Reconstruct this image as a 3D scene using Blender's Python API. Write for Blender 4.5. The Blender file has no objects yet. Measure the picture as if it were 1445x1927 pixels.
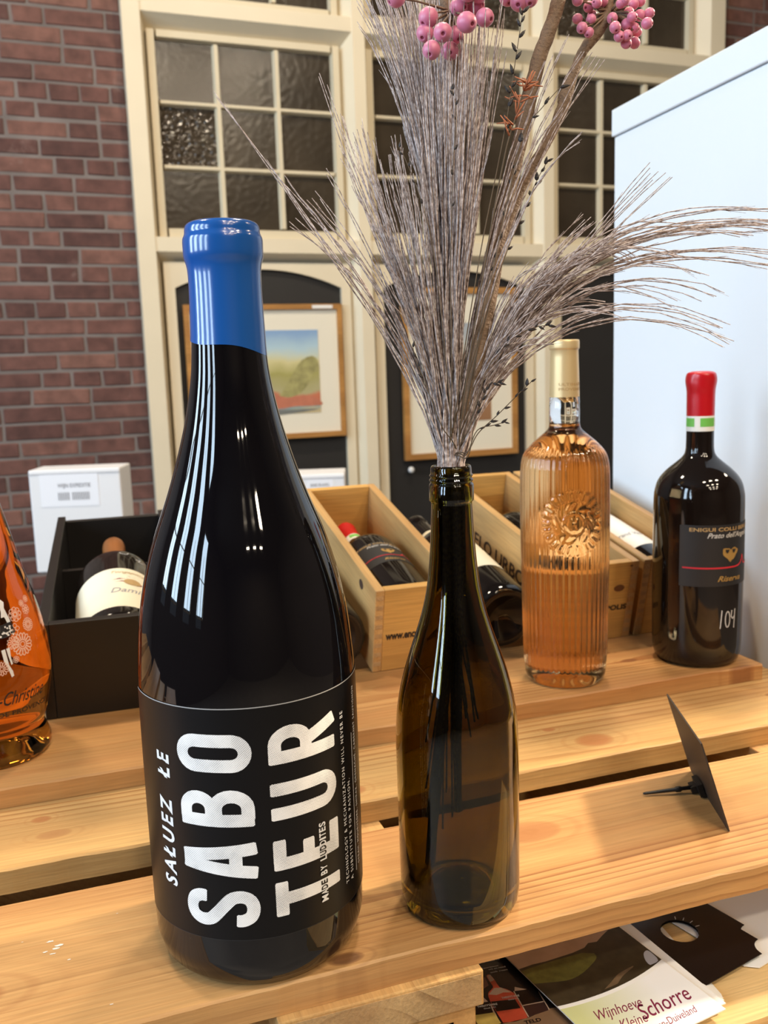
import bpy, bmesh, math, random
from mathutils import Vector, Matrix
random.seed(7)
PI = math.pi
R = math.radians
C = bpy.context.scene.collection
S = bpy.context.scene

# ------------------------------------------------------------------ camera
FPX, CX, CY, CAMZ = 1700.0, 722.5, 963.5, 0.36
RIGHT = Vector((0.9455791, 0.3239, 0.0))
_d = Vector((365.0, 10900.0, FPX)).normalized()          # "down" seen in camera axes (x right, y down, z forward)
_up = -_d
_f = Vector((0, 0, 1)) - _up * _up.z
_f.normalize()
_r = Vector((_f.y * _up.z - _f.z * _up.y, _f.z * _up.x - _f.x * _up.z, _f.x * _up.y - _f.y * _up.x))
if _r.x < 0:
    _r = -_r
_A = R(18.6)                                             # the crate slats run along world X
_M = Matrix(((math.cos(_A), math.sin(_A), 0), (-math.sin(_A), math.cos(_A), 0), (0, 0, 1)))
CAMROT = _M @ Matrix((_r, _f, _up))                      # camera axes -> world
CAMPOS = Vector((0, 0, CAMZ))


def at(x, y, depth):
    """world point seen at photo pixel x, y at a distance along the view axis"""
    return CAMPOS + CAMROT @ Vector(((x - CX) / FPX, (y - CY) / FPX, 1.0)) * depth


cd = bpy.data.cameras.new('camera')
cam = bpy.data.objects.new('camera', cd)
C.objects.link(cam)
cd.sensor_fit = 'VERTICAL'
cd.sensor_height = 24.0
cd.lens = FPX / 1927.0 * 24.0
cd.clip_start = 0.01
cd.dof.use_dof = True
cd.dof.focus_distance = 0.58
cd.dof.aperture_fstop = 9.0
_cx, _cy, _cz = CAMROT @ Vector((1, 0, 0)), CAMROT @ Vector((0, -1, 0)), CAMROT @ Vector((0, 0, -1))
cam.matrix_world = Matrix(((_cx.x, _cy.x, _cz.x, 0), (_cx.y, _cy.y, _cz.y, 0), (_cx.z, _cy.z, _cz.z, CAMZ), (0, 0, 0, 1)))
S.camera = cam

# ------------------------------------------------------------------ world, exposure, lights
w = bpy.data.worlds.new('world')
S.world = w
w.use_nodes = True
w.node_tree.nodes['Background'].inputs[0].default_value = (0.75, 0.86, 1.0, 1)
w.node_tree.nodes['Background'].inputs[1].default_value = 0.25
S.view_settings.view_transform = 'Standard'
S.view_settings.look = 'None'
S.view_settings.gamma = 1.0
S.view_settings.exposure = 0.10
S.view_settings.use_curve_mapping = False
S.cycles.max_bounces = 10
S.cycles.transmission_bounces = 10
S.cycles.glossy_bounces = 4
S.cycles.diffuse_bounces = 3
S.cycles.sample_clamp_indirect = 6.0
S.cycles.caustics_refractive = False
S.cycles.caustics_reflective = False


def area(name, loc, direction, sx, sy, power, col):
    l = bpy.data.lights.new(name, 'AREA')
    l.shape = 'RECTANGLE'
    l.size, l.size_y = sx, sy
    l.energy = power
    l.color = col
    o = bpy.data.objects.new(name, l)
    C.objects.link(o)
    o.location = loc
    o.rotation_euler = Vector(direction).to_track_quat('-Z', 'Y').to_euler()
    return o


COOL = (0.62, 0.81, 1.0)
WARM = (1.0, 0.83, 0.62)
# daylight through the tall windows of the side wall
for v in (-1.6, -0.45, 0.7, 1.85):
    area('daylight', (-3.38, v, 1.45), (1, 0, -0.12), 0.52, 1.75, 60, COOL)

# ------------------------------------------------------------------ helpers


def link(name, me, mat=None, parent=None, smooth=False):
    o = bpy.data.objects.new(name, me)
    C.objects.link(o)
    if mat is not None and not me.materials:
        me.materials.append(mat)
    if parent is not None:
        o.parent = parent
    if smooth:
        for p in me.polygons:
            p.use_smooth = True
    return o


def mesh(name, verts, faces, mat=None, parent=None, smooth=False):
    me = bpy.data.meshes.new(name)
    me.from_pydata([tuple(v) for v in verts], [], faces)
    me.update()
    return link(name, me, mat, parent, smooth)


def tag(o, label=None, cat=None, group=None, kind=None):
    if label:
        o['label'] = label
    if cat:
        o['category'] = cat
    if group:
        o['group'] = group
    if kind:
        o['kind'] = kind
    return o


def empty(name, mat4=None, loc=None):
    o = bpy.data.objects.new(name, None)
    C.objects.link(o)
    o.empty_display_size = 0.02
    if mat4 is not None:
        o.matrix_world = mat4
    if loc is not None:
        o.location = loc
    return o


class MB:
    def __init__(self):
        self.v, self.f = [], []

    def add(self, verts, faces):
        n = len(self.v)
        self.v += [tuple(p) for p in verts]
        self.f += [tuple(i + n for i in f) for f in faces]

    def box(self, x0, x1, y0, y1, z0, z1):
        self.add([(x0, y0, z0), (x1, y0, z0), (x1, y1, z0), (x0, y1, z0), (x0, y0, z1), (x1, y0, z1), (x1, y1, z1), (x0, y1, z1)],
                 [(0, 3, 2, 1), (4, 5, 6, 7), (0, 1, 5, 4), (1, 2, 6, 5), (2, 3, 7, 6), (3, 0, 4, 7)])
        return self

    def build(self, name, mat=None, parent=None, smooth=False):
        return mesh(name, self.v, self.f, mat, parent, smooth)


def bevbox(name, x0, x1, y0, y1, z0, z1, mat, parent=None, bev=0.001, seg=2):
    bm = bmesh.new()
    m = MB().box(x0, x1, y0, y1, z0, z1)
    vs = [bm.verts.new(p) for p in m.v]
    for f in m.f:
        bm.faces.new([vs[i] for i in f])
    bmesh.ops.bevel(bm, geom=bm.edges[:], offset=bev, segments=seg, affect='EDGES', profile=0.5)
    me = bpy.data.meshes.new(name)
    bm.to_mesh(me)
    bm.free()
    return link(name, me, mat, parent)


def lathe_data(profile, seg, rad=None):
    """profile list of (r, z) bottom to top; r = 0 ends close on the axis; rad(theta, i, r, z) may change r"""
    v, f = [], []
    rows = []
    for i, (r, z) in enumerate(profile):
        if r <= 1e-7:
            v.append((0, 0, z))
            rows.append([len(v) - 1] * seg)
        else:
            row = []
            for k in range(seg):
                a = 2 * PI * k / seg
                rr = rad(a, i, r, z) if rad else r
                v.append((rr * math.cos(a), rr * math.sin(a), z))
                row.append(len(v) - 1)
            rows.append(row)
    for a, b in zip(rows[:-1], rows[1:]):
        for k in range(seg):
            q = [a[k], a[(k + 1) % seg], b[(k + 1) % seg], b[k]]
            u = []
            for t in q:
                if t not in u:
                    u.append(t)
            if len(u) > 2:
                f.append(tuple(u))
    return v, f


def lathe(name, profile, seg, mat, parent=None, rad=None):
    v, f = lathe_data(profile, seg, rad)
    return mesh(name, v, f, mat, parent, True)


def catmull(pts, n):
    out = []
    P = [pts[0]] + list(pts) + [pts[-1]]
    for i in range(1, len(P) - 2):
        for k in range(n):
            t = k / n
            out.append(tuple(0.5 * ((2 * P[i][c]) + (-P[i - 1][c] + P[i + 1][c]) * t + (2 * P[i - 1][c] - 5 * P[i][c] + 4 * P[i + 1][c] - P[i + 2][c]) * t * t
                                    + (-P[i - 1][c] + 3 * P[i][c] - 3 * P[i + 1][c] + P[i + 2][c]) * t ** 3) for c in range(len(P[i]))))
    out.append(tuple(pts[-1]))
    return out


def tube_data(path, radii, sides=8, cap=True, wob=0.0):
    v, f = [], []
    n = len(path)
    path = [Vector(p) for p in path]
    up = Vector((0.31, 0.77, 0.2)).normalized()
    for i, p in enumerate(path):
        t = (path[min(i + 1, n - 1)] - path[max(i - 1, 0)]).normalized()
        a = t.cross(up)
        if a.length < 1e-6:
            a = t.cross(Vector((1, 0, 0)))
        a.normalize()
        b = t.cross(a)
        for k in range(sides):
            an = 2 * PI * k / sides
            rr = radii[i] * (1 + (random.uniform(-wob, wob) if wob else 0))
            v.append(p + a * math.cos(an) * rr + b * math.sin(an) * rr)
    for i in range(n - 1):
        for k in range(sides):
            f.append((i * sides + k, i * sides + (k + 1) % sides, (i + 1) * sides + (k + 1) % sides, (i + 1) * sides + k))
    if cap:
        f.append(tuple(range(sides - 1, -1, -1)))
        f.append(tuple((n - 1) * sides + k for k in range(sides)))
    return v, f


def tube(name, path, radii, mat, parent=None, sides=10, wob=0.0):
    v, f = tube_data(path, radii, sides, True, wob)
    return mesh(name, v, f, mat, parent, True)


def text_data(s, size=1.0, bold=0.0, xs=1.0, shear=0.0, space=1.0):
    """flat outline of a line of writing: 2-D points (left end at 0, baseline 0) and faces"""
    cu = bpy.data.curves.new('t', 'FONT')
    cu.body = s
    cu.size = 1.0
    cu.offset = bold
    cu.shear = shear
    cu.space_character = space
    cu.resolution_u = 3
    o = bpy.data.objects.new('t', cu)
    C.objects.link(o)
    dg = bpy.context.evaluated_depsgraph_get()
    me = bpy.data.meshes.new_from_object(o.evaluated_get(dg))
    v = [(p.co.x, p.co.y) for p in me.vertices]
    f = [tuple(p.vertices) for p in me.polygons]
    bpy.data.objects.remove(o)
    bpy.data.curves.remove(cu)
    bpy.data.meshes.remove(me)
    if v:
        x0 = min(p[0] for p in v)
        v = [((p[0] - x0) * size * xs, p[1] * size) for p in v]
    return v, f


def text_fit(s, width, height, bold=0.0, shear=0.0, space=1.0):
    """writing stretched to a given width and capital height"""
    v, f = text_data(s, 1.0, bold, 1.0, shear, space)
    wx = max(p[0] for p in v)
    hy = max(p[1] for p in v)
    return [(p[0] / wx * width, p[1] / hy * height) for p in v], f


# ------------------------------------------------------------------ materials


def newmat(name):
    m = bpy.data.materials.new(name)
    m.use_nodes = True
    nt = m.node_tree
    b = nt.nodes['Principled BSDF']
    return m, nt, b


def plain(name, col, rough=0.5, metal=0.0, spec=0.5, coat=0.0, noise=0.0, nscale=30.0, bump=0.0, bscale=200.0):
    m, nt, b = newmat(name)
    b.inputs['Base Color'].default_value = (*col, 1)
    b.inputs['Roughness'].default_value = rough
    b.inputs['Metallic'].default_value = metal
    b.inputs['Specular IOR Level'].default_value = spec
    b.inputs['Coat Weight'].default_value = coat
    if noise or bump:
        tc = nt.nodes.new('ShaderNodeTexCoord')
    if noise:
        n = nt.nodes.new('ShaderNodeTexNoise')
        n.inputs['Scale'].default_value = nscale
        n.inputs['Detail'].default_value = 4
        nt.links.new(tc.outputs['Object'], n.inputs['Vector'])
        mx = nt.nodes.new('ShaderNodeMix')
        mx.data_type = 'RGBA'
        mx.inputs[6].default_value = (*[c * (1 - noise) for c in col], 1)
        mx.inputs[7].default_value = (*[min(1, c * (1 + noise)) for c in col], 1)
        nt.links.new(n.outputs['Fac'], mx.inputs[0])
        nt.links.new(mx.outputs[2], b.inputs['Base Color'])
    if bump:
        n2 = nt.nodes.new('ShaderNodeTexNoise')
        n2.inputs['Scale'].default_value = bscale
        n2.inputs['Detail'].default_value = 3
        nt.links.new(tc.outputs['Object'], n2.inputs['Vector'])
        bp = nt.nodes.new('ShaderNodeBump')
        bp.inputs['Strength'].default_value = bump
        bp.inputs['Distance'].default_value = 0.002
        nt.links.new(n2.outputs['Fac'], bp.inputs['Height'])
        nt.links.new(bp.outputs['Normal'], b.inputs['Normal'])
    return m


def glass(name, col, ior=1.5, rough=0.0):
    m, nt, b = newmat(name)
    b.inputs['Base Color'].default_value = (*col, 1)
    b.inputs['Roughness'].default_value = rough
    b.inputs['IOR'].default_value = ior
    b.inputs['Transmission Weight'].default_value = 1.0
    return m


def wood(name, light, mid, dark, axis=0, centre=(0, 0, 0), ring=70.0, rough=0.5, knots=(), bump=0.25, dist=5.0, lines=0.55):
    """sawn softwood: rings around a long axis, fibres, knots given as (x, y, rx, ry, tone)"""
    m, nt, b = newmat(name)
    N, L = nt.nodes, nt.links
    tc = N.new('ShaderNodeTexCoord')
    mp = N.new('ShaderNodeMapping')
    sc = [1.0, 1.0, 1.0]
    sc[axis] = 0.10
    mp.inputs['Scale'].default_value = sc
    mp.inputs['Location'].default_value = [-c * s for c, s in zip(centre, sc)]
    L.new(tc.outputs['Object'], mp.inputs['Vector'])
    nw = N.new('ShaderNodeTexNoise')                      # slow wander of the rings
    nw.inputs['Scale'].default_value = 7.0
    nw.inputs['Detail'].default_value = 2.0
    L.new(mp.outputs['Vector'], nw.inputs['Vector'])
    wa = N.new('ShaderNodeVectorMath')
    wa.operation = 'MULTIPLY_ADD'
    wa.inputs[1].default_value = (0.0, 0.0, 0.0)
    wa.inputs[1].default_value = [0.045 if k != axis else 0.0 for k in range(3)]
    L.new(nw.outputs['Color'], wa.inputs[0])
    L.new(mp.outputs['Vector'], wa.inputs[2])
    wv = N.new('ShaderNodeTexWave')
    wv.wave_type = 'RINGS'
    wv.rings_direction = 'XYZ'[axis]
    wv.wave_profile = 'SAW'
    wv.inputs['Scale'].default_value = ring
    wv.inputs['Distortion'].default_value = dist
    wv.inputs['Detail'].default_value = 2.0
    wv.inputs['Detail Scale'].default_value = 0.35
    L.new(wa.outputs[0], wv.inputs['Vector'])
    cr = N.new('ShaderNodeValToRGB')
    e = cr.color_ramp.elements
    e[0].position, e[0].color = 0.0, (*light, 1)
    e[1].position, e[1].color = 1.0, (*mid, 1)
    x = e.new(lines)
    x.color = (*[0.6 * a + 0.4 * c for a, c in zip(light, mid)], 1)
    x = e.new(0.93)
    x.color = (*dark, 1)
    # rings fade in and out along the board
    nv = N.new('ShaderNodeTexNoise')
    nv.inputs['Scale'].default_value = 11.0
    nv.inputs['Detail'].default_value = 2.0
    L.new(mp.outputs['Vector'], nv.inputs['Vector'])
    mv = N.new('ShaderNodeMapRange')
    mv.inputs['From Min'].default_value = 0.35
    mv.inputs['From Max'].default_value = 0.65
    mv.inputs['To Min'].default_value = 0.30
    mv.inputs['To Max'].default_value = 1.0
    L.new(nv.outputs['Fac'], mv.inputs['Value'])
    mm_ = N.new('ShaderNodeMath')
    mm_.operation = 'MULTIPLY'
    L.new(wv.outputs['Fac'], mm_.inputs[0])
    L.new(mv.outputs['Result'], mm_.inputs[1])
    L.new(mm_.outputs[0], cr.inputs['Fac'])
    # broad tone changes along the board
    mp2 = N.new('ShaderNodeMapping')
    s2 = [6.0, 6.0, 6.0]
    s2[axis] = 1.6
    mp2.inputs['Scale'].default_value = s2
    L.new(tc.outputs['Object'], mp2.inputs['Vector'])
    nb = N.new('ShaderNodeTexNoise')
    nb.inputs['Scale'].default_value = 2.2
    nb.inputs['Detail'].default_value = 3
    L.new(mp2.outputs['Vector'], nb.inputs['Vector'])
    mr = N.new('ShaderNodeMapRange')
    mr.inputs['From Min'].default_value = 0.32
    mr.inputs['From Max'].default_value = 0.68
    mr.inputs['To Min'].default_value = 0.72
    mr.inputs['To Max'].default_value = 1.12
    L.new(nb.outputs['Fac'], mr.inputs['Value'])
    mul = N.new('ShaderNodeMix')
    mul.data_type = 'RGBA'
    mul.blend_type = 'MULTIPLY'
    mul.inputs[0].default_value = 1.0
    L.new(cr.outputs['Color'], mul.inputs[6])
    L.new(mr.outputs['Result'], mul.inputs[7])
    # fine fibres
    mp3 = N.new('ShaderNodeMapping')
    s3 = [420.0, 420.0, 420.0]
    s3[axis] = 14.0
    mp3.inputs['Scale'].default_value = s3
    L.new(tc.outputs['Object'], mp3.inputs['Vector'])
    nf = N.new('ShaderNodeTexNoise')
    nf.inputs['Scale'].default_value = 1.0
    nf.inputs['Detail'].default_value = 4
    nf.inputs['Roughness'].default_value = 0.6
    L.new(mp3.outputs['Vector'], nf.inputs['Vector'])
    mr3 = N.new('ShaderNodeMapRange')
    mr3.inputs['From Min'].default_value = 0.3
    mr3.inputs['From Max'].default_value = 0.7
    mr3.inputs['To Min'].default_value = 0.8
    mr3.inputs['To Max'].default_value = 1.1
    L.new(nf.outputs['Fac'], mr3.inputs['Value'])
    mul2 = N.new('ShaderNodeMix')
    mul2.data_type = 'RGBA'
    mul2.blend_type = 'MULTIPLY'
    mul2.inputs[0].default_value = 1.0
    L.new(mul.outputs[2], mul2.inputs[6])
    L.new(mr3.outputs['Result'], mul2.inputs[7])
    last = mul2.outputs[2]
    for (kx, ky, rx, ry, tone) in knots:
        sub = N.new('ShaderNodeVectorMath')
        sub.operation = 'SUBTRACT'
        sub.inputs[1].default_value = (kx, ky, 0)
        L.new(tc.outputs['Object'], sub.inputs[0])
        mu = N.new('ShaderNodeVectorMath')
        mu.operation = 'MULTIPLY'
        mu.inputs[1].default_value = (1 / rx, 1 / ry, 0)
        L.new(sub.outputs[0], mu.inputs[0])
        ad = N.new('ShaderNodeVectorMath')
        ad.operation = 'MULTIPLY_ADD'
        ad.inputs[1].default_value = (0.5, 0.5, 0)
        L.new(nb.outputs['Color'], ad.inputs[0])
        L.new(mu.outputs[0], ad.inputs[2])
        ln = N.new('ShaderNodeVectorMath')
        ln.operation = 'LENGTH'
        L.new(ad.outputs[0], ln.inputs[0])
        kr = N.new('ShaderNodeMapRange')
        kr.interpolation_type = 'SMOOTHSTEP'
        kr.inputs['From Min'].default_value = 0.75
        kr.inputs['From Max'].default_value = 1.25
        kr.inputs['To Min'].default_value = 0.85
        kr.inputs['To Max'].default_value = 0.0
        L.new(ln.outputs['Value'], kr.inputs['Value'])
        mk = N.new('ShaderNodeMix')
        mk.data_type = 'RGBA'
        mk.inputs[7].default_value = (*tone, 1)
        L.new(kr.outputs['Result'], mk.inputs[0])
        L.new(last, mk.inputs[6])
        last = mk.outputs[2]
        sn = N.new('ShaderNodeMath')
        sn.operation = 'MULTIPLY'
        sn.inputs[1].default_value = 7.5
        L.new(ln.outputs['Value'], sn.inputs[0])
        sn2 = N.new('ShaderNodeMath')
        sn2.operation = 'SINE'
        L.new(sn.outputs[0], sn2.inputs[0])
        fo = N.new('ShaderNodeMapRange')
        fo.inputs['From Min'].default_value = 1.0
        fo.inputs['From Max'].default_value = 3.2
        fo.inputs['To Min'].default_value = 0.42
        fo.inputs['To Max'].default_value = 0.0
        L.new(ln.outputs['Value'], fo.inputs['Value'])
        pm = N.new('ShaderNodeMath')
        pm.operation = 'MULTIPLY'
        pm.use_clamp = True
        L.new(sn2.outputs[0], pm.inputs[0])
        L.new(fo.outputs['Result'], pm.inputs[1])
        mk2 = N.new('ShaderNodeMix')
        mk2.data_type = 'RGBA'
        mk2.inputs[7].default_value = (*[0.5 * (t + d) for t, d in zip(tone, dark)], 1)
        L.new(pm.outputs[0], mk2.inputs[0])
        L.new(last, mk2.inputs[6])
        last = mk2.outputs[2]
    mp4 = N.new('ShaderNodeMapping')
    s4 = [9.0, 9.0, 9.0]
    s4[axis] = 1.1
    mp4.inputs['Scale'].default_value = s4
    mp4.inputs['Location'].default_value = (3.1, 7.7, 1.3)
    L.new(tc.outputs['Object'], mp4.inputs['Vector'])
    nh = N.new('ShaderNodeTexNoise')
    nh.inputs['Scale'].default_value = 1.6
    nh.inputs['Detail'].default_value = 4
    L.new(mp4.outputs['Vector'], nh.inputs['Vector'])
    mh = N.new('ShaderNodeMapRange')
    mh.inputs['From Min'].default_value = 0.48
    mh.inputs['From Max'].default_value = 0.68
    mh.inputs['To Max'].default_value = 0.6
    L.new(nh.outputs['Fac'], mh.inputs['Value'])
    mxh = N.new('ShaderNodeMix')
    mxh.data_type = 'RGBA'
    mxh.inputs[7].default_value = (*[m_ * k_ for m_, k_ in zip(mid, (0.78, 0.66, 0.62))], 1)
    L.new(mh.outputs['Result'], mxh.inputs[0])
    L.new(last, mxh.inputs[6])
    last = mxh.outputs[2]
    L.new(last, b.inputs['Base Color'])
    b.inputs['Roughness'].default_value = rough
    b.inputs['Specular IOR Level'].default_value = 0.35
    bp = N.new('ShaderNodeBump')
    bp.inputs['Strength'].default_value = bump
    bp.inputs['Distance'].default_value = 0.0008
    L.new(nf.outputs['Fac'], bp.inputs['Height'])
    L.new(bp.outputs['Normal'], b.inputs['Normal'])
    return m


PINE = ((0.58, 0.325, 0.125), (0.46, 0.225, 0.078), (0.27, 0.11, 0.035))
PINEY = ((0.62, 0.375, 0.145), (0.53, 0.29, 0.10), (0.36, 0.165, 0.052))
KN = (0.22, 0.085, 0.03)
KNR = (0.36, 0.14, 0.05)
slat_mats = [
    wood('pine_front', *PINE, 0, (0.15, 0.585, -0.03), 55, knots=((0.205, 0.535, 0.012, 0.006, KN), (0.135, 0.497, 0.010, 0.005, (0.10, 0.04, 0.02)), (-0.09, 0.545, 0.024, 0.012, KNR), (0.315, 0.595, 0.022, 0.013, (0.36, 0.16, 0.06))), dist=7),
    wood('pine_second', *PINEY, 0, (0.2, 0.70, -0.05), 42, knots=((-0.052, 0.765, 0.007, 0.005, KNR), (-0.040, 0.735, 0.012, 0.006, (0.40, 0.2, 0.08)), (0.455, 0.728, 0.017, 0.012, (0.38, 0.15, 0.05)), (0.425, 0.765, 0.006, 0.004, KNR), (0.205, 0.715, 0.010, 0.008, KNR), (0.69, 0.755, 0.006, 0.004, KN)), dist=5),
    wood('pine_hidden', *PINE, 0, (0.1, 0.9, -0.05), 50),
]
plank_mat = wood('pine_plank', (0.56, 0.30, 0.11), (0.47, 0.225, 0.075), (0.34, 0.135, 0.04), 0, (0.3, 0.90, 0.0), 48,
                 knots=((0.31, 0.90, 0.02, 0.010, (0.36, 0.17, 0.06)), (0.575, 0.905, 0.010, 0.005, KN), (0.59, 0.87, 0.010, 0.005, KN), (0.69, 0.795, 0.016, 0.01, KN)), dist=6)
batten_mat = wood('pine_batten', *PINEY, 1, (0.16, 0.5, -0.06), 30, rough=0.7, bump=0.5)
box_x = wood('box_pine_across', (0.68, 0.38, 0.11), (0.60, 0.31, 0.08), (0.46, 0.21, 0.05), 0, (0.05, -0.2, 0.03), 26, dist=3, rough=0.45)
box_y = wood('box_pine_along', (0.66, 0.39, 0.15), (0.58, 0.32, 0.11), (0.44, 0.22, 0.07), 1, (0.1, 0.2, 0.05), 26, dist=3, rough=0.45)
endgrain = plain('end_grain', (0.46, 0.28, 0.12), 0.8, noise=0.35, nscale=90, bump=0.5, bscale=500)
black_paint = plain('black_stain', (0.008, 0.006, 0.005), 0.45, noise=0.3, nscale=40)
ink = plain('black_ink', (0.02, 0.012, 0.008), 0.7)
brown_ink = plain('burnt_brown_ink', (0.05, 0.022, 0.010), 0.8)
cream = plain('cream_paint', (0.76, 0.67, 0.50), 0.38, noise=0.05, nscale=8)
cream_sash = plain('cream_paint_sash', (0.66, 0.58, 0.42), 0.4, noise=0.06, nscale=8)
door_black = plain('door_black', (0.016, 0.015, 0.015), 0.5, noise=0.2, nscale=6)
white_lac = plain('white_lacquer', (0.84, 0.87, 0.90), 0.32)
white_paper = plain('white_paper', (0.82, 0.81, 0.78), 0.55)
carton_w = plain('white_carton', (0.80, 0.80, 0.82), 0.6, noise=0.03, nscale=10)
paper_label = plain('carton_label', (0.86, 0.87, 0.92), 0.5)
grey_print = plain('grey_print', (0.28, 0.28, 0.31), 0.6)
frame_wood = wood('frame_oak', (0.50, 0.25, 0.075), (0.44, 0.21, 0.06), (0.36, 0.16, 0.045), 0, (0, 0, 0), 30, rough=0.35)
mat_board = plain('mount_board', (0.80, 0.75, 0.62), 0.8)
dark_glass = plain('black_glass', (0.0035, 0.003, 0.004), 0.03, spec=0.5)
dark_glass2 = plain('brown_black_glass', (0.008, 0.005, 0.004), 0.06, spec=0.5)
label_black = plain('matte_black_label', (0.005, 0.0045, 0.005), 0.36, spec=0.22)
label_edge = plain('label_cut_edge', (0.35, 0.35, 0.35), 0.5)
label_dark = plain('charcoal_label', (0.014, 0.013, 0.014), 0.5)
label_cream = plain('cream_label', (0.80, 0.73, 0.56), 0.55)
label_white = plain('white_label', (0.82, 0.80, 0.75), 0.5)
wax_blue = plain('blue_wax', (0.010, 0.085, 0.34), 0.20, coat=0.4)
wax_red = plain('red_wax', (0.50, 0.004, 0.010), 0.32, coat=0.2)
copper = plain('copper_foil', (0.42, 0.16, 0.05), 0.4, metal=0.6)
gold_foil = plain('pale_gold_foil', (0.66, 0.49, 0.25), 0.36, metal=0.35)
gold_ink = plain('gold_ink', (0.42, 0.25, 0.07), 0.5, metal=0.3)
red_ink = plain('red_ink', (0.55, 0.02, 0.035), 0.5)
wine_ink = plain('wine_red_ink', (0.20, 0.01, 0.05), 0.6)
green_ink = plain('green_ink', (0.16, 0.50, 0.08), 0.55)
white_ink = plain('white_ink', (0.80, 0.80, 0.80), 0.5)
silver_ink = plain('silver_ink', (0.52, 0.50, 0.47), 0.5)
tan_ink = plain('tan_ink', (0.45, 0.29, 0.12), 0.6)
chalk = plain('chalk', (0.60, 0.60, 0.62), 0.9)
pink_ink = plain('frosted_pink_print', (0.80, 0.52, 0.42), 0.6)
black_plastic = plain('black_plastic', (0.006, 0.006, 0.006), 0.42)
card_black = plain('black_card', (0.030, 0.020, 0.014), 0.55)
twig_mat = plain('bark', (0.17, 0.105, 0.062), 0.75, noise=0.45, nscale=110, bump=0.6, bscale=500)
seed_mat = plain('dark_seed', (0.018, 0.012, 0.010), 0.6)
seed_stem = plain('sprig_stem', (0.10, 0.065, 0.035), 0.7)
orange_sprig = plain('orange_sprig', (0.42, 0.13, 0.05), 0.7)
concrete = plain('floor_concrete', (0.23, 0.21, 0.19), 0.6, noise=0.2, nscale=3)
ceil_mat = plain('ceiling_paint', (0.16, 0.15, 0.14), 0.8)
wall_dark = plain('wall_paint_dark', (0.10, 0.085, 0.075), 0.8)
lamp_body = plain('lamp_housing', (0.05, 0.05, 0.05), 0.4, metal=0.5)
knob_mat = plain('china_knob', (0.72, 0.72, 0.72), 0.2)


def mat_grass():
    m, nt, b = newmat('dried_grass')
    oi = nt.nodes.new('ShaderNodeTexCoord')
    n = nt.nodes.new('ShaderNodeTexNoise')
    n.inputs['Scale'].default_value = 380
    n.inputs['Detail'].default_value = 2
    nt.links.new(oi.outputs['Object'], n.inputs['Vector'])
    cr = nt.nodes.new('ShaderNodeValToRGB')
    e = cr.color_ramp.elements
    e[0].position, e[0].color = 0.30, (0.165, 0.11, 0.092, 1)
    e[1].position, e[1].color = 0.72, (0.68, 0.59, 0.56, 1)
    x = e.new(0.5)
    x.color = (0.40, 0.32, 0.295, 1)
    nt.links.new(n.outputs['Fac'], cr.inputs['Fac'])
    nt.links.new(cr.outputs['Color'], b.inputs['Base Color'])
    b.inputs['Roughness'].default_value = 0.6
    return m


grass_mat = mat_grass()


def mat_berry():
    m, nt, b = newmat('pink_berry')
    tc = nt.nodes.new('ShaderNodeTexCoord')
    n = nt.nodes.new('ShaderNodeTexNoise')
    n.inputs['Scale'].default_value = 140
    n.inputs['Detail'].default_value = 4
    nt.links.new(tc.outputs['Object'], n.inputs['Vector'])
    cr = nt.nodes.new('ShaderNodeValToRGB')
    e = cr.color_ramp.elements
    e[0].position, e[0].color = 0.3, (0.46, 0.055, 0.14, 1)
    e[1].position, e[1].color = 0.75, (0.80, 0.43, 0.50, 1)
    x = e.new(0.52)
    x.color = (0.64, 0.175, 0.29, 1)
    nt.links.new(n.outputs['Fac'], cr.inputs['Fac'])
    nt.links.new(cr.outputs['Color'], b.inputs['Base Color'])
    b.inputs['Roughness'].default_value = 0.4
    b.inputs['Sheen Weight'].default_value = 0.3
    return m


berry_mat = mat_berry()
berry_eye = plain('berry_calyx', (0.22, 0.02, 0.05), 0.6)


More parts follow.
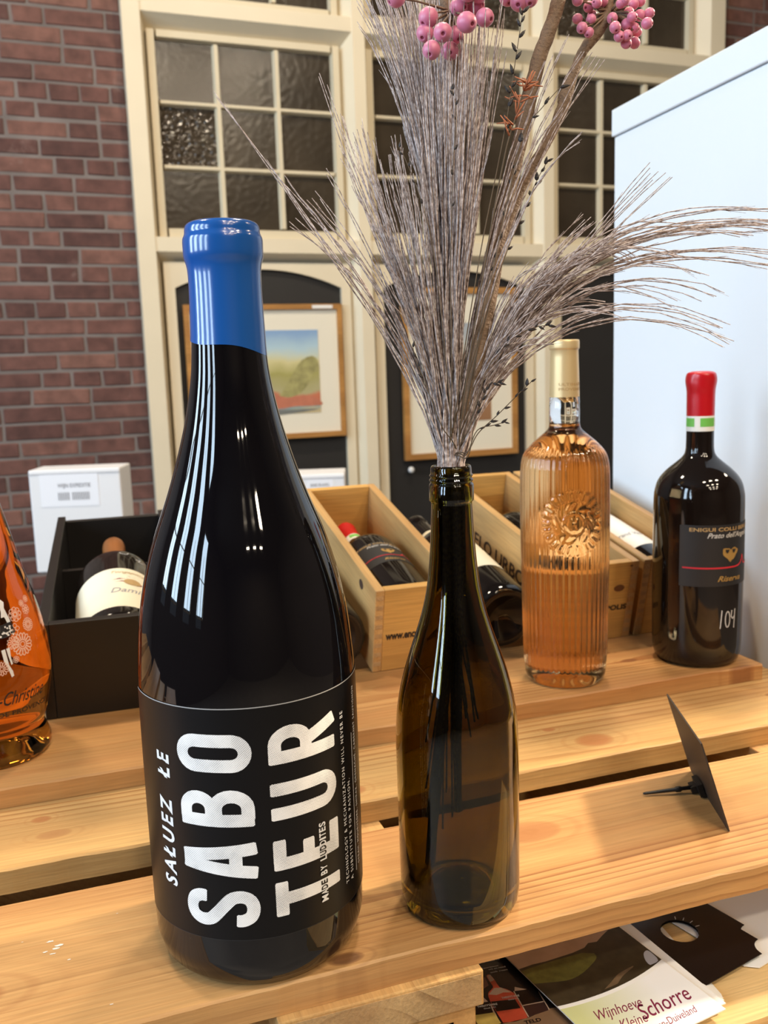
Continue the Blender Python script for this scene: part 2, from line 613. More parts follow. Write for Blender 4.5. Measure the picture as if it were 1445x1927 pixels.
def mat_brick():
    m, nt, b = newmat('brick')
    N, L = nt.nodes, nt.links
    oi = N.new('ShaderNodeObjectInfo')
    cr = N.new('ShaderNodeValToRGB')
    e = cr.color_ramp.elements
    e[0].position, e[0].color = 0.0, (0.085, 0.037, 0.031, 1)
    e[1].position, e[1].color = 1.0, (0.19, 0.090, 0.068, 1)
    x = e.new(0.5)
    x.color = (0.128, 0.056, 0.045, 1)
    L.new(oi.outputs['Random'], cr.inputs['Fac'])
    tc = N.new('ShaderNodeTexCoord')
    n = N.new('ShaderNodeTexNoise')
    n.inputs['Scale'].default_value = 22
    n.inputs['Detail'].default_value = 6
    ad = N.new('ShaderNodeVectorMath')
    ad.operation = 'ADD'
    L.new(tc.outputs['Object'], ad.inputs[0])
    L.new(oi.outputs['Location'], ad.inputs[1])
    L.new(ad.outputs[0], n.inputs['Vector'])
    mr = N.new('ShaderNodeMapRange')
    mr.inputs['From Min'].default_value = 0.3
    mr.inputs['From Max'].default_value = 0.7
    mr.inputs['To Min'].default_value = 0.72
    mr.inputs['To Max'].default_value = 1.3
    L.new(n.outputs['Fac'], mr.inputs['Value'])
    mx = N.new('ShaderNodeMix')
    mx.data_type = 'RGBA'
    mx.blend_type = 'MULTIPLY'
    mx.inputs[0].default_value = 1
    L.new(cr.outputs['Color'], mx.inputs[6])
    L.new(mr.outputs['Result'], mx.inputs[7])
    # chalky scuffs
    n2 = N.new('ShaderNodeTexNoise')
    n2.inputs['Scale'].default_value = 5
    n2.inputs['Detail'].default_value = 8
    n2.inputs['Roughness'].default_value = 0.72
    L.new(ad.outputs[0], n2.inputs['Vector'])
    mr2 = N.new('ShaderNodeMapRange')
    mr2.inputs['From Min'].default_value = 0.60
    mr2.inputs['From Max'].default_value = 0.74
    mr2.inputs['To Max'].default_value = 0.55
    L.new(n2.outputs['Fac'], mr2.inputs['Value'])
    mx2 = N.new('ShaderNodeMix')
    mx2.data_type = 'RGBA'
    mx2.inputs[7].default_value = (0.33, 0.22, 0.19, 1)
    L.new(mr2.outputs['Result'], mx2.inputs[0])
    L.new(mx.outputs[2], mx2.inputs[6])
    L.new(mx2.outputs[2], b.inputs['Base Color'])
    b.inputs['Roughness'].default_value = 0.85
    bp = N.new('ShaderNodeBump')
    bp.inputs['Strength'].default_value = 0.5
    bp.inputs['Distance'].default_value = 0.004
    L.new(n.outputs['Fac'], bp.inputs['Height'])
    L.new(bp.outputs['Normal'], b.inputs['Normal'])
    return m


brick_mat = mat_brick()
mortar_mat = plain('mortar', (0.175, 0.148, 0.138), 0.9, noise=0.6, nscale=7)


def mat_pane(name, strength, scale, rough):
    m, nt, b = newmat(name)
    N, L = nt.nodes, nt.links
    tc = N.new('ShaderNodeTexCoord')
    oi = N.new('ShaderNodeObjectInfo')
    ad = N.new('ShaderNodeVectorMath')
    ad.operation = 'ADD'
    L.new(tc.outputs['Object'], ad.inputs[0])
    L.new(oi.outputs['Location'], ad.inputs[1])
    n = N.new('ShaderNodeTexNoise')
    n.inputs['Scale'].default_value = 4
    n.inputs['Detail'].default_value = 4
    L.new(ad.outputs[0], n.inputs['Vector'])
    cr = N.new('ShaderNodeValToRGB')
    e = cr.color_ramp.elements
    e[0].position, e[0].color = 0.35, (0.030, 0.022, 0.014, 1)
    e[1].position, e[1].color = 0.75, (0.062, 0.047, 0.031, 1)
    L.new(n.outputs['Fac'], cr.inputs['Fac'])
    L.new(cr.outputs['Color'], b.inputs['Base Color'])
    b.inputs['Roughness'].default_value = rough
    vo = N.new('ShaderNodeTexVoronoi')
    vo.feature = 'SMOOTH_F1'
    vo.inputs['Scale'].default_value = scale
    L.new(ad.outputs[0], vo.inputs['Vector'])
    bp = N.new('ShaderNodeBump')
    bp.inputs['Strength'].default_value = strength
    bp.inputs['Distance'].default_value = 0.01
    L.new(vo.outputs['Distance'], bp.inputs['Height'])
    L.new(bp.outputs['Normal'], b.inputs['Normal'])
    return m


pane_mat = mat_pane('obscure_glass', 0.05, 60, 0.20)
pane_bub = mat_pane('bubbled_glass', 1.0, 70, 0.05)


def mat_halftone():
    m, nt, b = newmat('halftone_white')
    N, L = nt.nodes, nt.links
    tc = N.new('ShaderNodeTexCoord')
    uvn = N.new('ShaderNodeUVMap')
    uvn.uv_map = 'print'
    rt_ = N.new('ShaderNodeMapping')
    rt_.inputs['Rotation'].default_value = (0, 0, R(38))
    rt_.inputs['Scale'].default_value = (1.0, 1.35, 1)
    L.new(uvn.outputs['UV'], rt_.inputs['Vector'])
    vo = N.new('ShaderNodeTexVoronoi')
    vo.voronoi_dimensions = '2D'
    vo.inputs['Scale'].default_value = 0.95
    vo.inputs['Randomness'].default_value = 0.0
    L.new(rt_.outputs['Vector'], vo.inputs['Vector'])
    n = N.new('ShaderNodeTexNoise')
    n.inputs['Scale'].default_value = 55
    n.inputs['Detail'].default_value = 4
    L.new(tc.outputs['Object'], n.inputs['Vector'])
    mr = N.new('ShaderNodeMapRange')
    mr.inputs['From Min'].default_value = 0.35
    mr.inputs['From Max'].default_value = 0.65
    mr.inputs['To Min'].default_value = 0.10
    mr.inputs['To Max'].default_value = 0.34
    L.new(n.outputs['Fac'], mr.inputs['Value'])
    lt = N.new('ShaderNodeMath')
    lt.operation = 'LESS_THAN'
    L.new(vo.outputs['Distance'], lt.inputs[0])
    L.new(mr.outputs['Result'], lt.inputs[1])
    mx = N.new('ShaderNodeMix')
    mx.data_type = 'RGBA'
    mx.inputs[6].default_value = (0.90, 0.89, 0.88, 1)
    mx.inputs[7].default_value = (0.20, 0.20, 0.22, 1)
    L.new(lt.outputs[0], mx.inputs[0])
    L.new(mx.outputs[2], b.inputs['Base Color'])
    b.inputs['Roughness'].default_value = 0.5
    return m


halftone = mat_halftone()


def mat_painting(name, stops, scale, off):
    """loose watercolour: bands by height broken by noise, in the sheet's own 0..1 coordinates"""
    m, nt, b = newmat(name)
    N, L = nt.nodes, nt.links
    tc = N.new('ShaderNodeTexCoord')
    sx = N.new('ShaderNodeSeparateXYZ')
    L.new(tc.outputs['Generated'], sx.inputs[0])
    n = N.new('ShaderNodeTexNoise')
    n.inputs['Scale'].default_value = scale
    n.inputs['Detail'].default_value = 4
    L.new(tc.outputs['Generated'], n.inputs['Vector'])
    a = N.new('ShaderNodeMath')
    a.operation = 'MULTIPLY_ADD'
    a.inputs[1].default_value = off
    L.new(n.outputs['Fac'], a.inputs[0])
    L.new(sx.outputs['Z'], a.inputs[2])
    a2 = N.new('ShaderNodeMath')
    a2.operation = 'SUBTRACT'
    a2.inputs[1].default_value = off * 0.5
    L.new(a.outputs[0], a2.inputs[0])
    cr = N.new('ShaderNodeValToRGB')
    e = cr.color_ramp.elements
    e[0].position, e[0].color = stops[0][0], (*stops[0][1], 1)
    e[1].position, e[1].color = stops[-1][0], (*stops[-1][1], 1)
    for p, c in stops[1:-1]:
        x = e.new(p)
        x.color = (*c, 1)
    L.new(a2.outputs[0], cr.inputs['Fac'])
    L.new(cr.outputs['Color'], b.inputs['Base Color'])
    b.inputs['Roughness'].default_value = 0.7
    return m


dune_mat = mat_painting('dune_watercolour', [(0.0, (0.55, 0.45, 0.25)), (0.10, (0.22, 0.32, 0.33)), (0.17, (0.52, 0.16, 0.08)), (0.24, (0.55, 0.17, 0.09)),
                                             (0.28, (0.42, 0.38, 0.2)), (0.45, (0.36, 0.33, 0.10)), (0.58, (0.62, 0.56, 0.28)), (0.68, (0.55, 0.60, 0.50)), (0.78, (0.42, 0.58, 0.66)), (1.0, (0.24, 0.38, 0.60))], 2.6, 0.34)
grove_mat = mat_painting('muted_watercolour', [(0.0, (0.30, 0.15, 0.07)), (0.25, (0.34, 0.18, 0.09)), (0.4, (0.72, 0.68, 0.52)), (0.75, (0.60, 0.60, 0.55)), (1.0, (0.30, 0.35, 0.42))], 3.0, 0.35)
land_mat = mat_painting('landscape_print', [(0.0, (0.03, 0.022, 0.012)), (1.0, (0.05, 0.04, 0.02))], 4, 0.3)

# ------------------------------------------------------------------ room shell
FLOOR, CEIL = -0.9, 3.05
tag(MB().box(-3.6, 4.6, -6.1, 3.8, FLOOR - 0.1, FLOOR).build('floor', concrete), kind='structure')
tag(MB().box(-3.6, 4.6, -6.1, 3.8, CEIL, CEIL + 0.1).build('ceiling', ceil_mat), kind='structure')
# left wall with four tall window openings
lw = MB()
lw.box(-3.6, -3.5, -6.1, 3.8, FLOOR, 0.3)
lw.box(-3.6, -3.5, -6.1, 3.8, 2.4, CEIL)
edges = [-6.1, -1.88, -1.32, -0.73, -0.17, 0.42, 0.98, 1.57, 2.13, 3.8]
for a, b_ in zip(edges[0::2], edges[1::2]):
    lw.box(-3.6, -3.5, a, b_, 0.3, 2.4)
tag(lw.build('wall_left', wall_dark), kind='structure')
for i, v in enumerate((-1.6, -0.45, 0.7, 1.85)):
    o = MB()
    for dv in (-0.28, -0.012, 0.256):
        o.box(-3.36, -3.33, v + dv, v + dv + 0.024, 0.5, 2.4)
    for z in (0.5, 1.35, 2.375):
        o.box(-3.36, -3.33, v - 0.28, v + 0.28, z, z + 0.025)
    tag(o.build('window_%d' % (11 + i), cream), kind='structure')
tag(MB().box(4.5, 4.6, -6.1, 3.8, FLOOR, CEIL).build('wall_right', wall_dark), kind='structure')
fw = MB()
fw.box(-3.5, 4.5, -6.1, -6.0, FLOOR, CEIL)
tag(fw.build('wall_front', wall_dark), kind='structure')

# the far wall: local s along the wall, o out of it towards the room, z up
TH = R(1.7)
WD = Vector((math.cos(TH), math.sin(TH), 0))
WN = Vector((-math.sin(TH), math.cos(TH), 0))
WP = Vector((0.2398, 3.1942, 0))


def wp(s, o, z):
    p = WP + WD * s - WN * o
    return (p.x, p.y, z)


def wbar(m, s0, s1, z0, z1, o0, o1, l=0, r=0, b=0, t=0):
    """bar on the wall whose front face is drawn in by l r b t (bevelled reveals)"""
    v = [wp(s0, o0, z0), wp(s1, o0, z0), wp(s1, o0, z1), wp(s0, o0, z1), wp(s0 + l, o1, z0 + b), wp(s1 - r, o1, z0 + b), wp(s1 - r, o1, z1 - t), wp(s0 + l, o1, z1 - t)]
    m.add(v, [(3, 2, 1, 0), (4, 5, 6, 7), (0, 1, 5, 4), (1, 2, 6, 5), (2, 3, 7, 6), (3, 0, 4, 7)])
    return m


wb = MB()
wbar(wb, -4.0, 0.0, FLOOR, CEIL, -0.15, 0.0)
wbar(wb, 2.356, 4.4, FLOOR, CEIL, -0.15, 0.0)
wbar(wb, 0.0, 2.356, 2.45, CEIL, -0.15, 0.0)
wbar(wb, 0.0, 2.356, FLOOR, 2.45, -0.25, -0.15)
wall_back = tag(wb.build('wall_back', mortar_mat), kind='structure')

# bricks, one object each, children of the wall
BH, BJ, CO = 0.0475, 0.0085, 0.056


def brick_mesh(length, seed):
    rnd = random.Random(seed)
    bm = bmesh.new()
    bmesh.ops.create_cube(bm, size=1.0)
    for v in bm.verts:
        v.co = Vector((v.co.x * length, v.co.y * 0.03, v.co.z * BH))
        v.co.x += rnd.uniform(-0.002, 0.002)
        v.co.z += rnd.uniform(-0.0018, 0.0018)
    bmesh.ops.bevel(bm, geom=bm.edges[:], offset=0.003, segments=1, affect='EDGES')
    me = bpy.data.meshes.new('brick')
    bm.to_mesh(me)
    bm.free()
    me.materials.append(brick_mat)
    return me


STRETCH = [brick_mesh(0.176, i) for i in range(5)]
HEAD = [brick_mesh(0.086, 20 + i) for i in range(5)]
CLOSE = [brick_mesh(0.042, 40 + i) for i in range(2)]
WROT = math.atan2(WD.y, WD.x)


def lay_bricks(s_end, direction, length, z0, courses, first):
    for c in range(courses):
        z = z0 + c * CO
        s = 0.002
        k = 0
        row = c % 2
        s -= random.uniform(0.0, 0.0)
        while s < length:
            if row == 0:
                kind = 'H' if k == 0 and c % 4 == 2 else ('S' if random.random() < 0.88 else 'H')
            else:
                kind = 'C' if k == 0 and c % 4 == 1 else ('H' if random.random() < 0.72 else 'S')
            L = {'S': 0.176, 'H': 0.086, 'C': 0.042}[kind]
            me = random.choice({'S': STRETCH, 'H': HEAD, 'C': CLOSE}[kind])
            o = bpy.data.objects.new('brick', me)
            C.objects.link(o)
            o.parent = wall_back
            o.location = wp(s_end + direction * (s + L / 2), random.uniform(-0.0135, -0.0115), z + random.uniform(-0.001, 0.001))
            o.rotation_euler = (0, random.uniform(-0.006, 0.006), WROT)
            s += L + BJ
            k += 1


lay_bricks(0.0, -1, 0.62, -0.36, 38, 0)
lay_bricks(2.358, 1, 0.40, 1.30, 12, 1)

# frame of the glazed wall
Z_T0, Z_T1 = 1.517, 1.560


def trim(n, fn):
    m = MB()
    fn(m)
    return tag(m.build('trim_%d' % n, cream), kind='structure')


trim(1, lambda m: wbar(m, 0.0, 0.080, FLOOR, 2.40, -0.02, 0.050, 0, 0.024))
trim(2, lambda m: wbar(m, 2.215, 2.354, FLOOR, 2.40, -0.02, 0.050, 0.07, 0))
for i, s in enumerate((0.726, 1.476)):
    trim(3 + i, lambda m: (wbar(m, s, s + 0.112, FLOOR, 2.40, -0.02, 0.050, 0.042, 0.026)))
trim(5, lambda m: wbar(m, 0.05, 2.31, 1.462, 1.590, -0.02, 0.047, 0, 0, 0.055, 0.026))
trim(6, lambda m: (wbar(m, 0.05, 2.31, 0.735, 0.830, -0.02, 0.047, 0, 0, 0.040, 0.008)))
trim(7, lambda m: wbar(m, 0.0, 2.354, 2.38, 2.47, -0.02, 0.055))

# sashes: three lights of nine panes, and above them three more whose lower row shows
PW, PHT, MU = 0.177, 0.178, 0.0285


def pane_mesh():
    me = bpy.data.meshes.new('pane')
    m = MB().box(-PW / 2 - 0.004, PW / 2 + 0.004, -0.002, 0.002, -PHT / 2 - 0.004, PHT / 2 + 0.004)
    me.from_pydata(m.v, [], m.f)
    return me


PANE, PANEB = pane_mesh(), pane_mesh()
PANE.materials.append(pane_mat)
PANEB.materials.append(pane_bub)


def sash(n, s0, z0, rows, bub):
    ww, hh = 3 * PW + 2 * MU, rows * PHT + (rows - 1) * MU * 0.88
    m = MB()
    for a, b_, c, d, bl in ((-0.032, 0.0, -0.044, hh + 0.03, (0, .008, 0, 0)), (ww, ww + 0.030, -0.044, hh + 0.03, (.008, 0, 0, 0)), (0, ww, -0.044, 0.0, (0, 0, 0, .008)), (0, ww, hh, hh + 0.03, (0, 0, .008, 0))):
        wbar(m, s0 + a, s0 + b_, z0 + c, z0 + d, -0.02, 0.018, *bl)
    w_ = tag(m.build('window_%d' % n, cream_sash), kind='structure')
    for k in (1, 2):
        q = MB()
        x = s0 + k * PW + (k - 1) * MU
        wbar(q, x, x + MU, z0, z0 + hh, -0.012, 0.014, .008, .008)
        q.build('muntin', cream_sash, w_)
    for k in range(1, rows):
        q = MB()
        z = z0 + k * PHT + (k - 1) * MU * 0.88
        wbar(q, s0, s0 + ww, z, z + MU * 0.88, -0.012, 0.0135, 0, 0, .008, .008)
        q.build('muntin', cream_sash, w_)
    for i in range(3):
        for j in range(rows):
            o = bpy.data.objects.new('pane', PANEB if (i, j) in bub else PANE)
            C.objects.link(o)
            o.parent = w_
            o.location = wp(s0 + (i + .5) * PW + i * MU, -0.006, z0 + (j + .5) * PHT + j * MU * 0.88)
            o.rotation_euler = (0, 0, WROT)


for k in range(3):
    sash(1 + k, 0.108 + 0.7495 * k, 0.861, 3, [(0, 1)] if k == 0 else [])
    sash(4 + k, 0.108 + 0.7495 * k, 1.597, 3, [(1, 0), (2, 0), (2, 1)] if k == 1 else ([(0, 0), (0, 1)] if k == 2 else []))

# arched black doors under the lights
for k in range(3):
    s0 = 0.114 + 0.748 * k
    s1 = s0 + 0.588
    leaf = MB()
    wbar(leaf, s0 - 0.03, s1 + 0.03, FLOOR + 0.01, 0.735, -0.03, 0.006)
    d = tag(leaf.build('door_%d' % (k + 1), door_black), kind='structure')
    # cream spandrel with a segmental arch
    sp = MB()
    nseg = 20
    rise, zs = 0.063, 0.660
    rad = ((s1 - s0) ** 2 / 4 + rise ** 2) / (2 * rise)
    pts = []
    for i in range(nseg + 1):
        s = s0 + (s1 - s0) * i / nseg
        z = zs + rise - rad + math.sqrt(rad * rad - (s - (s0 + s1) / 2) ** 2)
        pts.append((s, z))
    for (a, za), (b_, zb) in zip(pts[:-1], pts[1:]):
        sp.add([wp(a, 0.022, za), wp(b_, 0.022, zb), wp(b_, 0.022, 0.745), wp(a, 0.022, 0.745), wp(a, 0.0, za), wp(b_, 0.0, zb)], [(0, 1, 2, 3), (4, 5, 1, 0)])
    wbar(sp, s0 - 0.034, s0, FLOOR, 0.745, -0.02, 0.022)
    wbar(sp, s1, s1 + 0.034, FLOOR, 0.745, -0.02, 0.022)
    tag(sp.build('trim_%d' % (8 + k), cream), kind='structure')
    kn, kf = lathe_data([(0.004, 0), (0.004, 0.012), (0.009, 0.014), (0.012, 0.02), (0.0115, 0.027), (0.007, 0.031), (0, 0.032)], 16)
    rot = Matrix.Rotation(WROT, 4, 'Z') @ Matrix.Rotation(R(90), 4, 'X')
    if k == 1:
        mesh('knob', [rot @ Vector(p) + Vector(wp(0.950, 0.005, -0.013)) for p in kn], kf, knob_mat, d, True)

# ------------------------------------------------------------------ framed pictures on the doors


def picture(label, s0, s1, z0, z1, fw_, art, mat):
    root = empty('framed_picture', loc=wp((s0 + s1) / 2, 0.02, z0))
    root.rotation_euler = (0, 0, WROT)
    W_, H_ = s1 - s0, z1 - z0
    # local: x along, -y out, z up; bottom centre at origin; mitred frame bars
    def bar(pts):
        m = MB()
        f = [(x, -0.02, z) for x, z in pts]
        g = [(x, 0.0, z) for x, z in pts]
        m.add(f + g, [(0, 1, 2, 3), (7, 6, 5, 4), (0, 4, 5, 1), (1, 5, 6, 2), (2, 6, 7, 3), (3, 7, 4, 0)])
        m.build('frame_bar', frame_wood, root)
    a, c = W_ / 2, fw_
    bar([(-a, 0), (a, 0), (a - c, c), (-a + c, c)])
    bar([(a, 0), (a, H_), (a - c, H_ - c), (a - c, c)])
    bar([(a, H_), (-a, H_), (-a + c, H_ - c), (a - c, H_ - c)])
    bar([(-a, H_), (-a, 0), (-a + c, c), (-a + c, H_ - c)])
    MB().box(-a + c - .002, a - c + .002, -0.010, -0.004, c - .002, H_ - c + .002).build('mount', mat_board, root)
    x0, x1, y0, y1 = art
    MB().box(x0 - (s0 + s1) / 2, x1 - (s0 + s1) / 2, -0.0115, -0.0105, y0 - z0, y1 - z0).build('painting', mat, root)
    tag(root, label, 'picture', 'framed pictures on the black doors')
    return root


pic = picture('oak-framed seascape watercolour with blue sky and grassy dune behind the big bottle', 0.134, 0.694, 0.133, 0.603, 0.018, (0.225, 0.603, 0.221, 0.514), dune_mat)
MB().box(0.17, 0.245, -0.0215, -0.0202, 0.454, 0.466).build('price_sticker', white_paper, pic)
def brush(pts, mat):
    mesh('painted_shape', [((x - 500) * 0.00195 + 0.422 - 0.414, -0.0118, 0.515 - (y - 622) * 0.00192 - 0.133) for x, y in pts], [tuple(range(len(pts)))], mat, pic)


brush(catmull([(515, 742), (530, 722), (545, 698), (560, 678), (580, 670), (591, 680), (593, 700), (583, 700), (574, 716), (556, 738), (535, 745)], 2), plain('dune_green', (0.34, 0.31, 0.12), 0.7, noise=0.7, nscale=38))
brush(catmull([(420, 742), (470, 730), (505, 735), (525, 746), (560, 742), (578, 745), (593, 754), (593, 762), (545, 762), (505, 766), (450, 768), (420, 760)], 2), plain('poppy_red', (0.50, 0.17, 0.10), 0.7, noise=0.35, nscale=25))
brush(catmull([(420, 780), (480, 768), (540, 768), (590, 768), (560, 773), (490, 778)], 2), plain('slate_wash', (0.16, 0.17, 0.16), 0.7, noise=0.4, nscale=25))
picture('tall oak-framed picture with wide cream mount behind the dried grass', 0.925, 1.402, 0.024, 0.660, 0.022, (1.045, 1.29, 0.16, 0.53), grove_mat)

# ------------------------------------------------------------------ rear table with white cartons
rt = empty('side_table', loc=(0.35, 2.50, FLOOR))
tag(rt, 'low dark side table carrying white cartons in front of the brick wall', 'table')
MB().box(-0.42, 0.52, -0.13, 0.16, 0.733, 0.763).build('table_top', black_paint, rt)
for x in (-0.39, 0.48):
    for y in (-0.11, 0.12):
        MB().box(x - .018, x + .018, y - .018, y + .018, 0, 0.733).build('leg', black_paint, rt)


def carton(label, centre, w_, d_, h_, rz, lab, text):
    root = empty('carton', loc=centre)
    root.rotation_euler = (0, 0, rz)
    bevbox('box_body', -w_ / 2, w_ / 2, -d_ / 2, d_ / 2, 0, h_, carton_w, root, 0.004)
    MB().box(-w_ / 2 + 0.001, w_ / 2 - 0.001, -d_ / 2 - 0.0012, -d_ / 2 - 0.0002, h_ - 0.012, h_ - 0.0105).build('lid_seam', grey_print, root)
    x0, x1, z0, z1 = lab
    lb = MB().box(x0, x1, -d_ / 2 - 0.0010, -d_ / 2 - 0.0003, z0, z1).build('paper_label', paper_label, root)
    for s, x, z, ww, hh in text:
        v, f = text_fit(s, ww, hh, 0.02)
        mesh('print', [(x + p[0], -d_ / 2 - 0.0014, z + p[1]) for p in v], f, grey_print, lb)
    return tag(root, label, 'carton', 'white cartons on the side table')


carton('white carton with barcode label standing above the black wine box', (0.003, 2.535, -0.137), 0.236, 0.12, 0.272, R(-16), (-0.09, 0.06, 0.175, 0.26),
       [('WIJN EXPEDITIE', -0.045, 0.225, 0.085, 0.010), ('IIIIII IIIIIIIII', -0.045, 0.192, 0.08, 0.020)])
carton('flat white carton with small paper label behind the wooden wine box', (0.622, 2.415, -0.137), 0.155, 0.14, 0.229, R(-18), (-0.026, 0.046, 0.185, 0.214),
       [('GRAND CRU 6X75CL', -0.016, 0.196, 0.052, 0.008)])

# ------------------------------------------------------------------ white cabinet
cab = empty('cabinet', loc=(0.805, 1.25, FLOOR))
cab.rotation_euler = (0, 0, R(-2.6))
tag(cab, 'tall plain white cabinet standing at the right end of the crate table', 'cabinet')
bevbox('side_panel', 0.003, 0.45, -0.445, -0.004, 0.0, 0.9 + 0.738 - 0.040, white_lac, cab, 0.0015)
bevbox('top_board', 0.0, 0.46, -0.45, 0.0, 0.9 + 0.738 - 0.0385, 0.9 + 0.738, white_lac, cab, 0.0015)

# ------------------------------------------------------------------ crate table
table = empty('crate_table', loc=(0, 0, 0))
tag(table, 'rough pine crate table with open slats and a leaflet shelf under its top', 'table')


def slat(name, x0, x1, y0, y1, z0, z1, mat, parent, jag=0.0007, nx=120, seed=0):
    """sawn board with slightly ragged long edges"""
    rnd = random.Random(seed)
    b = 0.0014
    prof = [(y0, z0), (y0, z1 - b), (y0 + b, z1), ((y0 + y1) / 2, z1), (y1 - b, z1), (y1, z1 - b), (y1, z0)]
    v, f = [], []
    j0 = j1 = 0.0
    for i in range(nx + 1):
        x = x0 + (x1 - x0) * i / nx
        j0 = 0.75 * j0 + rnd.uniform(-jag, jag)
        j1 = 0.75 * j1 + rnd.uniform(-jag, jag)
        for k, (y, z) in enumerate(prof):
            dy = j0 * 0.6 if k < 3 else (j1 * 0.6 if k > 3 else 0)
            dz = (j0 if k == 1 else 0) + (j1 if k == 5 else 0)
            v.append((x, y + dy, z + dz * 0.5))
    n = len(prof)
    for i in range(nx):
        for k in range(n):
            f.append((i * n + k, i * n + (k + 1) % n, (i + 1) * n + (k + 1) % n, (i + 1) * n + k)[::-1])
    f.append(tuple(range(n)))
    f.append(tuple(nx * n + k for k in range(n))[::-1])
    return mesh(name, v, f, mat, parent)


slat('slat', -0.75, 0.745, 0.487, 0.6415, -0.0198, 0.0, slat_mats[0], table, 0.0005, 150, 1)
slat('slat', -0.75, 0.745, 0.690, 0.840, -0.0198, 0.0, slat_mats[1], table, 0.0006, 150, 2)
slat('slat', -0.75, 0.745, 0.885, 1.010, -0.0198, 0.0, slat_mats[2], table, 0.0007, 60, 3)
slat('slat', -0.75, 0.745, 1.080, 1.230, -0.0198, 0.0, slat_mats[2], table, 0.0007, 60, 4)
slat('slat', -0.75, 0.745, 1.300, 1.440, -0.0198, 0.0, slat_mats[2], table, 0.0007, 60, 5)
for x0, x1 in ((-0.60, -0.48), (0.085, 0.2185), (0.606, 0.735)):
    bevbox('batten', x0, x1, 0.4805, 1.44, -0.0445, -0.0200, batten_mat, table, 0.001)
    for y0 in (0.4835, 1.37):
        p = bevbox('post', x0 + 0.012, x1 - 0.0045, y0, y0 + 0.06, FLOOR, -0.0446, box_y, table, 0.001)
        if x0 > 0 and x0 < 0.1 and y0 < 0.6:
            st = MB()
            st.box(0.12, 0.198, y0 - 0.0006, y0 - 0.0001, -0.056, -0.0535).box(0.1955, 0.198, y0 - 0.0006, y0 - 0.0001, -0.12, -0.0535)
            st.build('stencil_line', ink, p)
# end grain of the front batten
end_rings = wood('batten_end_rings', (0.52, 0.34, 0.16), (0.44, 0.27, 0.12), (0.25, 0.14, 0.06), 1, (0.155, 0.48, -0.085), 16, rough=0.85, dist=1.0, bump=0.8)
eg = MB().box(0.0865, 0.2165, 0.4799, 0.4806, -0.0432, -0.0222).build('end_grain', end_rings, table)
for a_ in ((-0.745, -0.725, 0.50, 1.43), (0.722, 0.742, 0.50, 1.43), (-0.725, 0.722, 1.41, 1.43), (-0.725, 0.20, 0.555, 0.575), (0.195, 0.210, 0.575, 1.41), (0.612, 0.625, 0.56, 1.41)):
    MB().box(a_[0], a_[1], a_[2], a_[3], -0.60, -0.0447).build('crate_panel', batten_mat, table)
MB().box(-0.724, 0.721, 0.576, 1.409, -0.62, -0.60).build('crate_bottom', batten_mat, table)
shelf_wood = wood('shelf_pine', (0.70, 0.48, 0.22), (0.64, 0.41, 0.17), (0.50, 0.29, 0.11), 0, (0.3, 0.5, -0.2), 26, dist=3)
SH = -0.088
slat('shelf_board', 0.222, 0.603, 0.452, 0.60, SH - 0.014, SH, shelf_wood, table, 0.0005, 40, 8)
slat('shelf_board', 0.222, 0.603, 0.330, 0.446, SH - 0.014, SH - 0.001, shelf_wood, table, 0.0005, 40, 9)
slat('shelf_board', 0.222, 0.603, 0.606, 0.76, SH - 0.014, SH, shelf_wood, table, 0.0005, 40, 10)
for x in (0.2189, 0.6035):
    bevbox('shelf_rail', x - 0.0, x + 0.002, 0.34, 0.76, SH - 0.03, SH, box_y, table, 0.0003)

scuff_mat = plain('old_white_paint', (0.72, 0.66, 0.58), 0.8)
rs = random.Random(3)
for (x, y, L_) in ((-0.0426, 0.5838, 0.006), (-0.0370, 0.5776, 0.007), (-0.0392, 0.5748, 0.006), (-0.0456, 0.5733, 0.004), (-0.0407, 0.5696, 0.005), (-0.031, 0.5596, 0.003), (-0.0074, 0.5067, 0.003), (-0.06, 0.59, 0.002), (0.0, 0.60, 0.002)):
    n_ = 9
    scuff = MB()
    scuff.add([(x + L_ * 0.5 * math.cos(2 * PI * k / n_) * rs.uniform(0.5, 1), y + L_ * 0.22 * math.sin(2 * PI * k / n_) * rs.uniform(0.4, 1), 0.0002) for k in range(n_)], [tuple(range(n_))])
    scuff.build('paint_scuff', scuff_mat, table)


# wide plank resting on the slats
pl = slat('display_plank', -0.75, 0.7145, 0.797, 0.972, 0.0003, 0.018, plank_mat, None, 0.0006, 150, 6)
tag(pl, 'wide reddish pine plank lying across the slats under the bottles and wine boxes', 'plank')
PZ = 0.018

# supports under the tilted boxes
sb = bevbox('support_beam', 0.29, 0.735, 1.175, 1.215, 0.0003, 0.076, box_x, None, 0.001)
tag(sb, 'pine beam standing on edge under the backs of the wooden wine boxes', 'beam')
sb2 = bevbox('support_block', -0.05, 0.10, 1.40, 1.435, 0.0003, 0.0497, black_paint, None, 0.001)
tag(sb2, 'small black block under the back of the black wine box', 'block')

# ------------------------------------------------------------------ wine boxes
TB = 0.0105


